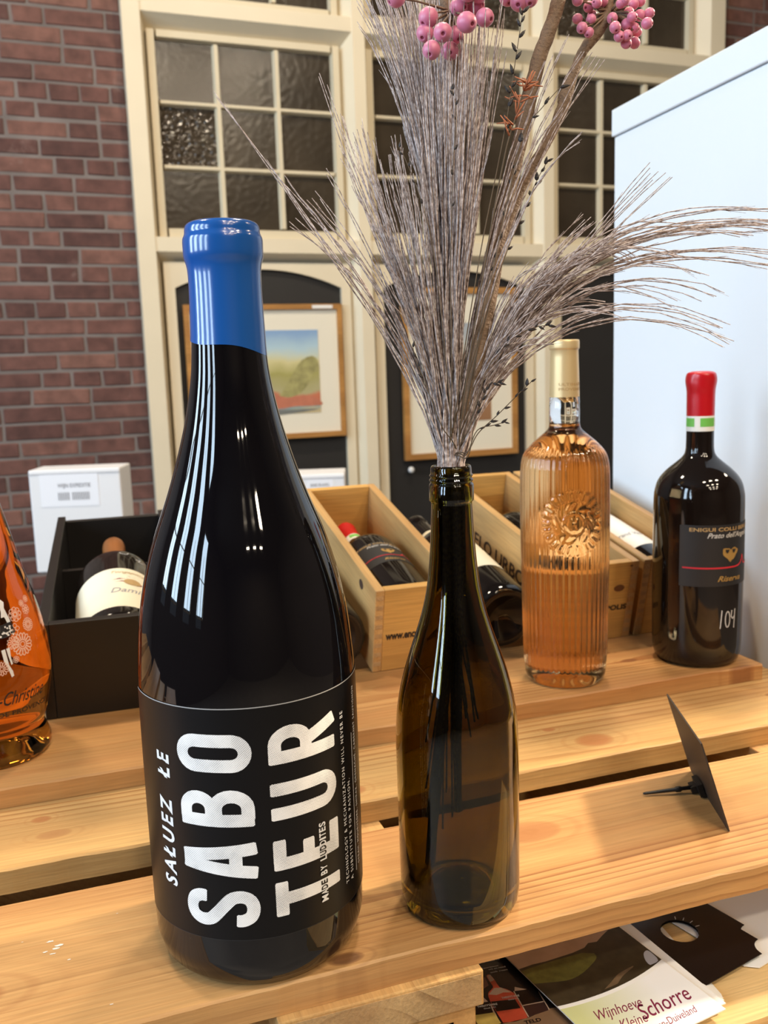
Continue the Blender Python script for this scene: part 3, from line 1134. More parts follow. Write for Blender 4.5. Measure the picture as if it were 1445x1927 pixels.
def wine_box(label, u0, v0, yaw, tilt, W_, H_, L_, mx, my, t=TB, cat='wine box', group=None, grain=True):
    M4 = Matrix.Translation((u0, v0, PZ + 0.0003)) @ Matrix.Rotation(yaw, 4, 'Z') @ Matrix.Rotation(tilt, 4, 'X')
    root = empty('wine_box', M4)
    bevbox('side_board', 0, t, 0, L_, 0, H_, my, root, 0.0006, 1)
    bevbox('side_board', W_ - t, W_, 0, L_, 0, H_, my, root, 0.0006, 1)
    fr = bevbox('front_board', t + .0001, W_ - t - .0001, 0, t, 0, H_, mx, root, 0.0006, 1)
    bevbox('back_board', t + .0001, W_ - t - .0001, L_ - t, L_, 0, H_ - (0 if grain else 0.006), mx, root, 0.0006, 1)
    bevbox('bottom_board', t + .0001, W_ - t - .0001, t + .0001, L_ - t - .0001, 0.0, 0.006, my, root, 0.0004, 1)
    tag(root, label, cat, group)
    if grain:
        for k in range(8):
            for x0 in (0.0012, W_ - t + 0.0006):
                MB().box(x0, x0 + t - 0.002, -0.0003, 0.0002, H_ * (0.075 + k * 0.115), H_ * (0.075 + k * 0.115) + H_ * 0.05).build('finger_joint', endgrain, root)
    return root, fr, M4


B1, F1, M1 = wine_box('open pine wine box holding a red-capped dark bottle', 0.2996, 0.9519, 0, 0.235, 0.108, 0.104, 0.335, box_x, box_y, group='pine wine boxes')
B2, F2, M2 = wine_box('open pine wine box with branded letters burnt along its side, behind the ribbed bottle', 0.5338, 0.951, 0, 0.215, 0.108, 0.104, 0.36, box_x, box_y, group='pine wine boxes')
B3, F3, M3 = wine_box('open pine wine box holding a white-labelled bottle beside the white cabinet', 0.6485, 0.951, 0, 0.215, 0.108, 0.104, 0.36, box_x, box_y, group='pine wine boxes')
BB, FB, MBk = wine_box('open black wine box holding a large bottle with a cream label', -0.0527, 0.9494, R(-1.9), 0.0754, 0.158, 0.1023, 0.50, black_paint, black_paint, t=0.011, grain=False)
MB().box(0.0112, 0.1468, 0.300, 0.310, 0.0065, 0.072).build('bottle_rest', black_paint, BB)


def decal(name, parent, v, f, fn, mat):
    return mesh(name, [fn(*p) for p in v], f, mat, parent)


v, f = text_fit('www.encg', 0.040, 0.0068, 0.04)
decal('stamped_lettering', F1, v, f, lambda a, b: (0.014 + a, -0.0003, 0.0405 + b), ink)
v, f = text_fit('ANTEPOLIS', 0.060, 0.0068, 0.04)
decal('stamped_lettering', F2, v, f, lambda a, b: (0.0375 + a, -0.0003, 0.0405 + b), ink)
v, f = text_fit('BELO URBO', 0.175, 0.019, 0.02)
decal('burnt_lettering', B2, v, f, lambda a, b: (-0.0004, 0.262 - a, 0.040 + b), brown_ink)
kv, kf = lathe_data([(0.0075, 0), (0, 0.0002)], 18)
for (x, z, sc) in ((0.0835, 0.0697, 1.0), (0.097, 0.0985, 0.3)):
    mesh('knot', [(x + p[0] * sc, -0.0002 - p[2], z + p[1] * 0.62 * sc) for p in kv], kf, plain('knot_wood', (0.17, 0.065, 0.022), 0.6), F2, True)
mesh('knot', [(-0.0002 - p[2], 0.052 + p[0], 0.088 + p[1] * 0.8) for p in kv], kf, brown_ink, B1, True)

# ------------------------------------------------------------------ bottles


def upright(u, v, z):
    """matrix of a standing bottle whose local -Y looks at the camera"""
    return Matrix.Translation((u, v, z)) @ Matrix.Rotation(math.atan2(-v, -u) + PI / 2, 4, 'Z')


def lying(p, d, roll=0.0):
    """matrix of a bottle whose axis (base to neck) runs along d from p, its label side up"""
    d = Vector(d).normalized()
    n = Vector((0, 0, 1)) - d * d.z
    n.normalize()
    y = -n
    x = y.cross(d)
    m = Matrix(((x.x, y.x, d.x, p[0]), (x.y, y.y, d.y, p[1]), (x.z, y.z, d.z, p[2]), (0, 0, 0, 1)))
    return m @ Matrix.Rotation(roll, 4, 'Z')


def cyl(r, deg, z):
    a = R(deg) - PI / 2
    return (r * math.cos(a), r * math.sin(a), z)


def sheet(name, rf, a0, a1, z0, z1, mat, parent, na=48, nz=8, off=0.0003, shape=None):
    """label wrapped round a bottle; rf(z) is the bottle's radius"""
    vs, fs = [], []
    for j in range(nz + 1):
        z = z0 + (z1 - z0) * j / nz
        for i in range(na + 1):
            vs.append(cyl(rf(z) + off, a0 + (a1 - a0) * i / na, z))
    for j in range(nz):
        for i in range(na):
            q = j * (na + 1) + i
            if shape and not shape((i + .5) / na, (j + .5) / nz):
                continue
            fs.append((q, q + 1, q + na + 2, q + na + 1))
    return mesh(name, vs, fs, mat, parent, True)


def interp(profile):
    def rf(z):
        for (r0, z0), (r1, z1) in zip(profile[:-1], profile[1:]):
            if z0 <= z <= z1 and z1 > z0:
                return r0 + (r1 - r0) * (z - z0) / (z1 - z0)
        return profile[-1][0]
    return rf


def rounded_profile(pts, n=5):
    return [(max(0.0, r), z) for r, z in catmull(pts, n)]


# ---- the big black bottle
big_pts = [(0.0, 0.004), (0.030, 0.003), (0.050, 0.0), (0.0585, 0.002), (0.0635, 0.008), (0.0662, 0.018), (0.0668, 0.035), (0.0672, 0.08), (0.0673, 0.128), (0.0672, 0.163), (0.0668, 0.181),
           (0.0655, 0.198), (0.0637, 0.2153), (0.0608, 0.2322), (0.0566, 0.2489), (0.0513, 0.2657), (0.0450, 0.2822), (0.0390, 0.2985), (0.0338, 0.3148), (0.0293, 0.3308), (0.0257, 0.3468), (0.0231, 0.3625), (0.0218, 0.378),
           (0.0212, 0.395), (0.0208, 0.42), (0.0205, 0.438), (0.0, 0.4385)]
bigp = big_pts[:6] + rounded_profile(big_pts[5:23], 4)[1:] + big_pts[23:]
bigr = interp(bigp)
big = empty('wine_bottle', upright(0.0901, 0.5466, 0.0003))
tag(big, 'giant black wine bottle with blue wax cap and white SABOTEUR lettering', 'bottle')
lathe('glass_body', bigp, 128, dark_glass, big)


def wavy_cap(a, i, r, z):
    return r


cap_pts = [(0.0222, 0.380), (0.02165, 0.395), (0.0213, 0.41), (0.0214, 0.420), (0.0220, 0.4245), (0.0231, 0.4285), (0.0233, 0.434), (0.02315, 0.4385), (0.0224, 0.4405), (0.0219, 0.442), (0.0217, 0.4445), (0.0205, 0.447), (0.016, 0.4485), (0.0, 0.4490)]
cp = rounded_profile(cap_pts, 3)
seg = 96
v, f = lathe_data(cp, seg)
# the wax ends lower on one side
for k in range(seg):
    a = 2 * PI * k / seg + PI / 2          # 0 at local -Y
    dz = -0.0042 * math.sin(a) - 0.0035 + 0.0012 * math.sin(3 * a + 1)
    x, y, z = v[k]
    v[k] = (x * 1.006, y * 1.006, z + dz)
    x, y, z = v[seg + k]
    v[seg + k] = (x, y, z + dz * 0.6)
mesh('wax_cap', v, f, wax_blue, big, True)
LBR = 0.0003
lab = sheet('label', bigr, -78, 175, 0.0365, 0.1768, label_black, big, 110, 24, LBR)
sheet('label_edge', bigr, -78, 175, 0.1766, 0.1772, label_edge, lab, 110, 1, LBR + 0.0001)
sheet('label_edge', bigr, -78, 175, 0.0362, 0.0366, label_dark, lab, 110, 1, LBR + 0.0001)


def stroke(path, t, closed=False, step=1.0):
    """a pen stroke of even width as a strip of quads (mm)"""
    pts = []
    n = len(path)
    for i in range(n if closed else n - 1):
        p, q = path[i], path[(i + 1) % n]
        L = math.hypot(q[0] - p[0], q[1] - p[1])
        k = max(1, int(L / step))
        for j in range(k):
            pts.append((p[0] + (q[0] - p[0]) * j / k, p[1] + (q[1] - p[1]) * j / k))
    if not closed:
        pts.append(path[-1])
    vs, fs = [], []
    m = len(pts)
    for i in range(m):
        a = pts[(i - 1) % m] if closed else pts[max(i - 1, 0)]
        b_ = pts[(i + 1) % m] if closed else pts[min(i + 1, m - 1)]
        dx, dy = b_[0] - a[0], b_[1] - a[1]
        l = math.hypot(dx, dy) or 1
        nx, ny = -dy / l * t / 2, dx / l * t / 2
        e = 0.86 if (not closed and i in (0, m - 1)) else 1.0
        vs += [(pts[i][0] + nx * e, pts[i][1] + ny * e), (pts[i][0], pts[i][1]), (pts[i][0] - nx * e, pts[i][1] - ny * e)]
    for i in range(m if closed else m - 1):
        a, b_ = 3 * i, 3 * ((i + 1) % m)
        fs += [(a, a + 1, b_ + 1, b_), (a + 1, a + 2, b_ + 2, b_ + 1)]
    return vs, fs


def arc(cx, cy, r, a0, a1, n=8, ry=None):
    ry = ry or r
    return [(cx + r * math.cos(R(a0 + (a1 - a0) * i / n)), cy + ry * math.sin(R(a0 + (a1 - a0) * i / n))) for i in range(n + 1)]


T_ = 7.6
LET = {
    'O': [(arc(11.25, 33.2, 7.4, 0, 180, 12, 8) + arc(11.25, 11.8, 7.4, 180, 360, 12, 8), True)],
    'B': [([(3.9, 0.4), (3.9, 44.6)], False), ([(3.9, 41.0)] + arc(10.6, 33.0, 7.0, 90, -90, 10, 8.0) + [(3.9, 25.0)], False), ([(3.9, 22.4)] + arc(11.2, 13.1, 7.4, 90, -90, 10, 9.3) + [(3.9, 3.8)], False)],
    'A': [([(3.7, 0.2), (9.2, 44.7)], False), ([(18.8, 0.2), (13.3, 44.7)], False), ([(5.2, 12.5), (17.3, 12.5)], False), ([(11.25, 30), (11.25, 44.8)], False)],
    'S': [(catmull([(18.6, 31.2), (18.6, 35.5), (16.2, 39.6), (11.2, 41.2), (6.3, 39.6), (3.9, 35.0), (4.6, 29.6), (8.2, 25.4), (14.2, 19.8), (17.9, 15.4), (18.6, 9.9), (16.2, 5.4), (11.2, 3.8), (6.3, 5.4), (3.9, 9.8), (3.9, 14.0)], 4), False)],
    'T': [([(0.4, 41.0), (21.6, 41.0)], False), ([(11, 41.0), (11, 0.4)], False)],
    'E': [([(3.9, 0.2), (3.9, 44.8)], False), ([(3.9, 3.9), (20.2, 3.9)], False), ([(3.9, 23.0), (15.5, 23.0)], False), ([(3.9, 41.1), (18.6, 41.1)], False)],
    'U': [([(3.9, 44.8)] + arc(11.25, 11.6, 7.35, 180, 360, 12, 7.8) + [(18.6, 44.8)], False)],
    'R': [([(3.9, 0.2), (3.9, 44.8)], False), ([(3.9, 41.0)] + arc(11.2, 31.4, 7.3, 90, -90, 10, 9.6) + [(3.9, 21.8)], False), ([(11.4, 21.5), (19.2, 0.4)], False)],
}


def big_letter(ch, z0, base_arc):
    m = MB()
    for path, closed in LET[ch]:
        vs, fs = stroke(path, T_, closed)
        pts = []
        for x, y in vs:
            arcmm = base_arc - y
            pts.append(cyl(0.0672 + LBR + 0.0002, math.degrees(arcmm / 67.3), (z0 + x) / 1000.0))
        m.add(pts, fs)
    o = m.build('lettering', halftone, lab, False)
    uv = o.data.uv_layers.new(name='print')
    for lp in o.data.loops:
        co = o.data.vertices[lp.vertex_index].co
        uv.data[lp.index].uv = (math.atan2(co.y, co.x) * 67.3, co.z * 1000.0)
    return o


for ch, z0 in (('S', 45.2), ('A', 74.8), ('B', 106.8), ('O', 139.6)):
    big_letter(ch, z0, -0.6)
for ch, z0 in (('T', 48.4), ('E', 77.2), ('U', 108.0), ('R', 141.6)):
    big_letter(ch, z0, 53.2)


def upward(s, z0, z1, base_arc, h, mat, bold=0.02, off=0.00025, shear=0.0, space=1.0):
    vs, fs = text_fit(s, z1 - z0, h, bold, shear, space)
    pts = [cyl(0.0672 + LBR + off, math.degrees((base_arc - y) / 67.3), (z0 + x) / 1000.0) for x, y in vs]
    return mesh('lettering', pts, fs, mat, lab)


upward('SA\u0141UEZ  \u0141E', 64.0, 147.0, -53.3, 10.6, white_ink, 0.030, shear=0.15, space=1.4)
z = 48.6
for ch in 'MADE BY LUDDITES':
    wd = {'M': 4.0, ' ': 2.2, 'I': 1.2}.get(ch, 2.7)
    if ch != ' ':
        mid = z + wd / 2
        dark = 55.6 < mid < 63.0 or 77.2 < mid < 84.8
        upward(ch, z, z + wd, 42.0, 4.7, label_black if dark else white_ink, 0.03, 0.0004)
    z += wd + 0.55
upward('TECHNOLOGY & MECHANIZATION WILL NEVER BE', 49.8, 160.2, 62.2, 3.0, white_ink, 0.0, space=1.35)
upward('A SUBSTITUTE FOR PASSION.', 49.2, 115.0, 68.0, 3.0, white_ink, 0.0, space=1.35)
upward('SYRAH. MOURVEDRE, SHIRAZ, GRENACHE, CABERNET SAUVIGNON', 54.0, 170.0, 79.5, 3.0, white_ink, 0.0, space=1.35)
vs, fs = stroke([(51.3, 73.4), (142.0, 73.4)], 0.5)
mesh('printed_rule', [cyl(0.0672 + LBR + 0.0002, math.degrees(y / 67.3), x / 1000.0) for x, y in vs], fs, white_ink, lab)

# ---- the empty olive bottle used as a vase
gp = [(0.0, 0.014), (0.010, 0.0125), (0.022, 0.006), (0.030, 0.0008), (0.034, 0.0), (0.0375, 0.0016), (0.0395, 0.006), (0.0404, 0.014)]
gp += rounded_profile([(0.0404, 0.014), (0.0406, 0.036), (0.0407, 0.075), (0.0408, 0.112), (0.0398, 0.1346), (0.0374, 0.1494), (0.0338, 0.164), (0.0292, 0.1786), (0.0243, 0.193), (0.0201, 0.2073), (0.0172, 0.2215), (0.0152, 0.2392), (0.0140, 0.2566), (0.0131, 0.2745)], 3)[1:]
gp += [(0.0132, 0.2760), (0.01425, 0.2768), (0.01430, 0.2785), (0.01425, 0.2868), (0.0137, 0.2876), (0.01330, 0.2882), (0.0133, 0.2888), (0.0140, 0.2896), (0.0140, 0.2902), (0.0132, 0.2911), (0.0132, 0.2919), (0.01385, 0.2926), (0.01385, 0.2931), (0.0131, 0.2940), (0.0130, 0.2975), (0.0126, 0.2988), (0.0118, 0.2993), (0.0107, 0.2986), (0.0103, 0.2965)]
inner = [(0.0103, 0.290), (0.0104, 0.2745), (0.0112, 0.2566), (0.0122, 0.2392), (0.0142, 0.2215), (0.0171, 0.2073), (0.0213, 0.193), (0.0262, 0.1786), (0.0308, 0.164), (0.0344, 0.1494), (0.0368, 0.1346), (0.0378, 0.112), (0.0377, 0.075), (0.0375, 0.02), (0.0350, 0.011), (0.029, 0.0090), (0.020, 0.012), (0.010, 0.0175), (0.0, 0.0190)]
vase = empty('wine_bottle', upright(0.2239, 0.5288, 0.0003))
tag(vase, 'empty olive-green wine bottle used as a vase for dried grasses', 'bottle')
lathe('glass_body', gp + inner, 96, glass('olive_glass', (0.245, 0.190, 0.010), 1.5), vase)

# ---- ribbed rose bottle with raised emblem
rz0 = [(0.0, 0.005), (0.018, 0.004), (0.034, 0.0002), (0.039, 0.0005), (0.0425, 0.004), (0.0438, 0.010), (0.0441, 0.016)]
rbody = rounded_profile([(0.0441, 0.016), (0.0448, 0.03), (0.0454, 0.045), (0.0464, 0.105), (0.0472, 0.164), (0.0471, 0.205), (0.0469, 0.225), (0.0458, 0.2392), (0.0420, 0.2506), (0.0330, 0.2612), (0.0228, 0.2698), (0.0172, 0.2755), (0.0161, 0.281)], 4)
base_rp = rz0 + rbody[1:] + [(0.0, 0.2812)]


def dense(profile, zlo, zhi, step):
    rf = interp(profile)
    out = [p for p in profile if p[1] < zlo]
    z = zlo
    while z < zhi:
        out.append((rf(z), z))
        z += step
    return out + [p for p in profile if p[1] >= zhi and p not in out]


rose_p = dense(base_rp, 0.0165, 0.262, 0.0016)
NFL = 46
EA, EZ, ER = R(11.5) - PI / 2, 0.180, 0.0335


def smooth(a, b, x):
    t = min(1, max(0, (x - a) / (b - a)))
    return t * t * (3 - 2 * t)


def flute(a, i, r, z):
    amp = 0.00085 * smooth(0.016, 0.024, z) * (1 - smooth(0.245, 0.259, z))
    da = (a - EA + PI) % (2 * PI) - PI
    x, y = da * r, z - EZ
    d = math.hypot(x, y)
    fl = amp * (abs(math.cos(a * NFL / 2)) - 0.5)
    if d < ER * 1.03:
        an = math.atan2(y, x)
        q = d / ER
        h = 0.0
        if q > 0.72:                                   # fluted rim
            h = 0.0009 * (0.5 + 0.5 * math.cos(an * 22)) * (1 - smooth(0.97, 1.03, q))
        elif 0.36 < q <= 0.72:                         # trailing leaves
            h = 0.0009 * max(0, math.sin(an * 7 + q * 14)) * math.sin((q - 0.36) / 0.36 * PI)
        elif 0.29 < q <= 0.36:                         # ring
            h = 0.0011
        else:                                          # small mark in the middle
            h = 0.0009 if (abs(abs(x) - 0.0028) < 0.0011 and abs(y) < 0.0055) or (abs(y) < 0.0012 and abs(x) < 0.004) else 0.0
        return r + h
    return r + fl


rose = empty('wine_bottle', upright(0.4916, 0.8499, PZ + 0.0003))
tag(rose, 'ribbed clear bottle of pale rose wine with raised round emblem and gold cap', 'bottle')
lathe('glass_body', rose_p, NFL * 6, glass('rose_wine', (0.97, 0.56, 0.24), 1.38), rose, flute)
capr = [(0.0158, 0.3085), (0.0157, 0.312), (0.0153, 0.33), (0.0147, 0.350), (0.01455, 0.3572), (0.0148, 0.3578), (0.0156, 0.3584), (0.0157, 0.3600), (0.0157, 0.3655), (0.0154, 0.3672), (0.0145, 0.3678), (0, 0.3679)]
lathe('neck', [(0.0, 0.2814), (0.0160, 0.2814), (0.01600, 0.295), (0.0157, 0.309), (0.0150, 0.3095), (0.0, 0.3095)], 64, glass('clear_neck_glass', (0.95, 0.95, 0.94), 1.45), rose)
cap = lathe('foil_cap', capr, 64, gold_foil, rose)
crf = interp(capr)
for s, z in (('ULTIMATE', 0.3205), ('PROVENCE', 0.3155)):
    vs, fs = text_fit(s, 0.030, 0.0028, 0.02)
    mesh('lettering', [cyl(crf(z + y) + 0.0002, -22 + math.degrees(x / 0.0156), z + y) for x, y in vs], fs, tan_ink, cap)

# ---- red-capped black magnum with charcoal label


def red_magnum(label, M4, scale=1.0, chalked=True, group=None):
    root = empty('wine_bottle', M4 @ Matrix.Scale(scale, 4))
    pts = [(0.0, 0.006), (0.02, 0.005), (0.036, 0.0), (0.042, 0.0006), (0.0465, 0.005), (0.0486, 0.012), (0.0493, 0.023)]
    body = rounded_profile([(0.0493, 0.023), (0.0499, 0.0866), (0.0496, 0.149), (0.0494, 0.186), (0.0484, 0.1965), (0.0458, 0.2062), (0.0410, 0.2142), (0.0334, 0.2222), (0.0250, 0.2292), (0.0187, 0.235), (0.0157, 0.2415), (0.0150, 0.2553), (0.0149, 0.29)], 4)
    pr = pts + body[1:] + [(0.0148, 0.322), (0.0, 0.3225)]
    rf = interp(pr)
    lathe('glass_body', pr, 96, dark_glass2, root)
    capp = rounded_profile([(0.0151, 0.2803), (0.0152, 0.294), (0.0153, 0.305), (0.0161, 0.313), (0.0166, 0.3185), (0.0165, 0.3240), (0.0150, 0.3282), (0.009, 0.3300), (0.0, 0.3302)], 4)
    lathe('wax_cap', capp, 48, wax_red, root, lambda a, i, r, z: r * (1 + 0.02 * math.sin(2 * a + z * 300) * smooth(0.30, 0.32, z)))
    band = sheet('neck_band', lambda z: 0.0151, -180, 180, 0.2638, 0.2808, label_white, root, 60, 2, 0.0001)
    for a0, a1 in ((-75, -24), (0, 70), (85, 150)):
        sheet('green_stamp', lambda z: 0.0151, a0, a1, 0.2690, 0.2785, green_ink, band, 14, 1, 0.0003)
    lb = sheet('label', rf, -22.5, 112, 0.0955, 0.1640, label_dark, root, 50, 6, 0.0003)

    def prt(s, a0, a1, z, h, mat, bold=0.01, shear=0.0):
        vs, fs = text_fit(s, R(a1 - a0) * 0.0497, h, bold, shear)
        mesh('lettering', [cyl(rf(z + y) + 0.0006, a0 + math.degrees(x / 0.0497), z + y) for x, y in vs], fs, mat, lb)
    prt('ENIGUI COLLI BERICI', -10.5, 84, 0.1572, 0.0040, tan_ink, 0.02)
    prt("Prato dell'Angelo", 11, 78, 0.1498, 0.0058, silver_ink, 0.015, 0.4)
    prt('Riserva', 25, 62, 0.1010, 0.0060, gold_ink, 0.02, 0.4)
    # heart-shaped crest
    hv = [(0, 0)]
    for i in range(36):
        t = 2 * PI * i / 36
        rr = 1 + 0.06 * math.sin(9 * t)
        hv.append((0.58 * rr * math.sin(t) ** 3 * 0.0115 * 1.6, rr * (0.8 * math.cos(t) - 0.30 * math.cos(2 * t) - 0.11 * math.cos(3 * t)) * 0.0098))
    fs = [(0, 1 + i, 1 + (i + 1) % 36) for i in range(36)]
    mesh('crest', [cyl(rf(0.1315) + 0.0006, 43 + math.degrees(x / 0.0497), 0.1315 + y) for x, y in hv], fs, gold_ink, lb)
    for dx in (-0.0045, 0.0045):
        mesh('crest', [cyl(rf(0.1315) + 0.0009, 43 + math.degrees((x * 0.22 + dx) / 0.0497), 0.1345 + y * 0.3) for x, y in hv], fs, label_dark, lb)
    path = [(x, 116.6 - 0.4 * math.sin((x + 16) / 78 * PI)) for x in range(-16, 48, 4)] + [(50, 117.2), (54, 119.5), (57, 124), (58, 128), (62, 118), (70, 117), (90, 117)]
    vs, fs = stroke(path, 1.7)
    mesh('red_rule', [cyl(rf(y / 1000) + 0.0007, math.degrees(x / 49.7), y / 1000) for x, y in vs], fs, red_ink, lb)
    if chalked:
        for pth in ([(26.3, 47), (28.0, 68)], arc(35.6, 57, 3.1, 0, 360, 16, 9.0), [(41.5, 67), (40.6, 60), (43, 57), (46, 60)], [(46.4, 68), (45.4, 46)]):
            vs, fs = stroke(pth, 1.1)
            mesh('chalk_price', [cyl(rf(y / 1000) + 0.0004, math.degrees(x / 49.7), y / 1000) for x, y in vs], fs, chalk, root)
    tag(root, label, 'bottle', group)
    return root


red_magnum('black red-wine magnum with red wax cap standing on the plank beside the cabinet', upright(0.6642, 0.8493, PZ + 0.0003))

# ---- amber rose bottle with flared foot
lr_pts = [(0.0, 0.016), (0.02, 0.013), (0.036, 0.004), (0.045, 0.0), (0.0505, 0.0012), (0.0528, 0.006), (0.0525, 0.0125), (0.0500, 0.019), (0.0475, 0.0255)]
lr_body = rounded_profile([(0.0475, 0.0255), (0.0482, 0.031), (0.0508, 0.0375), (0.0546, 0.053), (0.0574, 0.067), (0.0581, 0.083), (0.0567, 0.105), (0.0534, 0.126), (0.0483, 0.149), (0.0412, 0.172), (0.0342, 0.2027), (0.0275, 0.232), (0.0210, 0.262), (0.0168, 0.29), (0.0155, 0.32)], 4)
lrp = lr_pts + lr_body[1:] + [(0.0152, 0.345), (0.0160, 0.347), (0.0160, 0.352), (0, 0.3525)]
lrf = interp(lrp)
amber = empty('wine_bottle', upright(-0.098, 0.887, PZ + 0.0003))
tag(amber, 'teardrop bottle of amber rose wine with flared foot and printed white flowers', 'bottle')
lathe('glass_body', lrp, 96, glass('amber_wine', (0.80, 0.235, 0.022), 1.36), amber)


def print_on(name, vs, fs, a0, z0, mat, off=0.0004):
    """flat print in metres (x right, y up) centred on angle a0, height z0"""
    return mesh(name, [cyl(lrf(z0 + y) + off, a0 + math.degrees(x / lrf(z0)), z0 + y) for x, y in vs], fs, mat, amber)


def flower(a0, z0, rad, petals, style):
    m = MB()
    for k in range(petals):
        an = 360 * k / petals
        if style == 'daisy':
            path = [(math.cos(R(t)) * rad * 0.30 + rad * 0.66, math.sin(R(t)) * rad * 0.15) for t in range(0, 360, 30)]
        else:
            path = [(math.cos(R(t)) * rad * 0.36 + rad * 0.6, math.sin(R(t)) * rad * 0.34) for t in range(0, 360, 30)]
        ca, sa = math.cos(R(an)), math.sin(R(an))
        m.add(*stroke([(x * ca - y * sa, x * sa + y * ca) for x, y in path], rad * 0.075 + 0.00012, True, 1))
    m.add(*stroke([(math.cos(R(t)) * rad * 0.22, math.sin(R(t)) * rad * 0.22) for t in range(0, 360, 30)], rad * 0.07 + 0.0001, True, 1))
    print_on('printed_flower', [(x, y) for x, y, *_ in m.v] if m.v and len(m.v[0]) == 2 else m.v, m.f, a0, z0, pink_ink)


for fl in ((35.6, 0.1114, 0.0105, 16, 'daisy'), (46.8, 0.1267, 0.0062, 16, 'daisy'), (27.0, 0.1148, 0.0062, 12, 'daisy'), (34.5, 0.1385, 0.0066, 8, 'loop'), (30.3, 0.1262, 0.0052, 5, 'loop'),
           (49.2, 0.1398, 0.0044, 8, 'loop'), (53.5, 0.1487, 0.0032, 8, 'loop'), (26.8, 0.0998, 0.0032, 8, 'loop'), (13.5, 0.0945, 0.0064, 12, 'daisy'), (45.5, 0.1462, 0.003, 8, 'loop')):
    flower(*fl)
mm = 0.001
poly = lambda pts: ([(x * mm, y * mm) for x, y in pts], [tuple(range(len(pts)))])
print_on('printed_figure', *poly([(-6, 32), (2, 32), (5, 29), (4, 24), (7, 14), (9, 4), (0, 2), (-7, 3)]), 20, 0.122, white_ink)
print_on('printed_skirt', *poly([(7.4, 13), (10.4, 3.2), (4, 1), (-3, 0), (-7, 0.5), (-6, 11)]), 20, 0.1205, label_dark, 0.0006)
dots = MB()
for i in range(26):
    x, y = random.uniform(-5, 8), random.uniform(1.5, 11)
    rr = random.uniform(0.4, 1.1)
    dots.add([((x + rr * math.cos(t)) * mm, (y + rr * math.sin(t)) * mm) for t in [k * PI / 3 for k in range(6)]], [tuple(range(6))])
print_on('printed_dots', dots.v, dots.f, 20, 0.1205, white_ink, 0.0008)
print_on('printed_leg', *poly([(-3.6, 26), (-0.2, 26.5), (1.5, 12), (4.2, 6), (4.8, 1.5), (2.6, 0.6), (0.6, 8), (-2.4, 16)]), 18.5, 0.0845, white_ink)
print_on('printed_leg', *poly([(0.8, 26.6), (4.2, 27.2), (4.0, 18), (5.0, 12.5), (3.6, 11.5), (2.4, 17)]), 18.5, 0.0845, white_ink)
vs, fs = text_fit('-Christine', 0.046, 0.0125, 0.008, 0.45)
print_on('lettering', vs, fs, 8, 0.0600, ink)
vs, fs = text_fit('DE PROVENCE', 0.052, 0.0045, 0.012)
print_on('lettering', vs, fs, 7, 0.0490, ink)

# ---- bottles lying in and between the boxes


def axis_of(M4, x, y, z):
    return M4 @ Vector((x, y, z))


def dirv(M4):
    return (M4.to_3x3() @ Vector((0, 1, 0)))


red_magnum('dark bottle with red wax cap and charcoal label lying in the pine wine box', lying(axis_of(M1, 0.054, 0.016, 0.006 + 0.0432), dirv(M1), R(-35)), 0.855, False)


def plain_bottle(label, M4, scale, glassm, labelm, cap, a0, a1, z0, z1, marks=(), neckm=None):
    root = empty('wine_bottle', M4 @ Matrix.Scale(scale, 4))
    pts = [(0.0, 0.016), (0.012, 0.014), (0.026, 0.004), (0.032, 0.0), (0.0355, 0.0008), (0.0378, 0.004), (0.0385, 0.010)]
    body = rounded_profile([(0.0385, 0.010), (0.0387, 0.06), (0.0386, 0.15), (0.0378, 0.178), (0.0350, 0.192), (0.0290, 0.204), (0.0210, 0.214), (0.0160, 0.222), (0.0142, 0.232), (0.0138, 0.262)], 4)
    pr = pts + body[1:] + [(0.0138, 0.286), (0.0, 0.2865)]
    rf = interp(pr)
    lathe('glass_body', pr, 64, glassm, root)
    lathe('foil_cap', [(0.0141, 0.238), (0.0141, 0.262), (0.0142, 0.278), (0.0149, 0.280), (0.0149, 0.290), (0.0142, 0.292), (0, 0.2925)], 40, cap, root)
    if neckm:
        sheet('neck_band', lambda z: 0.0141, -180, 180, 0.226, 0.234, neckm, root, 30, 1, 0.0008)
    lb = sheet('label', rf, a0, a1, z0, z1, labelm, root, 40, 4, 0.0003)
    for s, aa0, aa1, z, h, mat in marks:
        vs, fs = text_fit(s, R(aa1 - aa0) * 0.0387, h, 0.01, 0.3)
        mesh('lettering', [cyl(rf(z + y) + 0.0006, aa0 + math.degrees(x / 0.0387), z + y) for x, y in vs], fs, mat, lb)
    tag(root, label, 'bottle')
    return root, rf, lb


plain_bottle('dark bottle with white label lying in the pine wine box beside the cabinet', lying(axis_of(M3, 0.054, 0.02, 0.006 + 0.0432), dirv(M3), R(-12)), 1.11, dark_glass2, label_white, black_plastic, -75, 75, 0.045, 0.165,
             [('Chateau', -30, 40, 0.145, 0.009, grey_print), ('Grand Vin', -25, 30, 0.075, 0.008, grey_print)])
plain_bottle('dark bottle lying in the pine wine box behind the ribbed bottle', lying(axis_of(M2, 0.054, 0.02, 0.006 + 0.0432), dirv(M2)), 1.11, dark_glass2, label_white, black_plastic, -60, 60, 0.05, 0.12)
plain_bottle('dark bottle with cream label lying base outwards between two pine wine boxes', lying((0.4715, 0.955, PZ + 0.0425), (0.006, 1, 0.225), R(-15)), 1.07, dark_glass2, label_cream, dark_glass2, -80, 80, 0.062, 0.165,
             [('Domaine', -20, 40, 0.14, 0.009, grey_print)], label_cream)
plain_bottle('dark bottle lying base outwards between the black box and a pine wine box', lying((0.2545, 0.955, PZ + 0.0425), (-0.01, 1, 0.20), R(-15)), 1.07, dark_glass2, label_dark, dark_glass2, -70, 70, 0.08, 0.165)

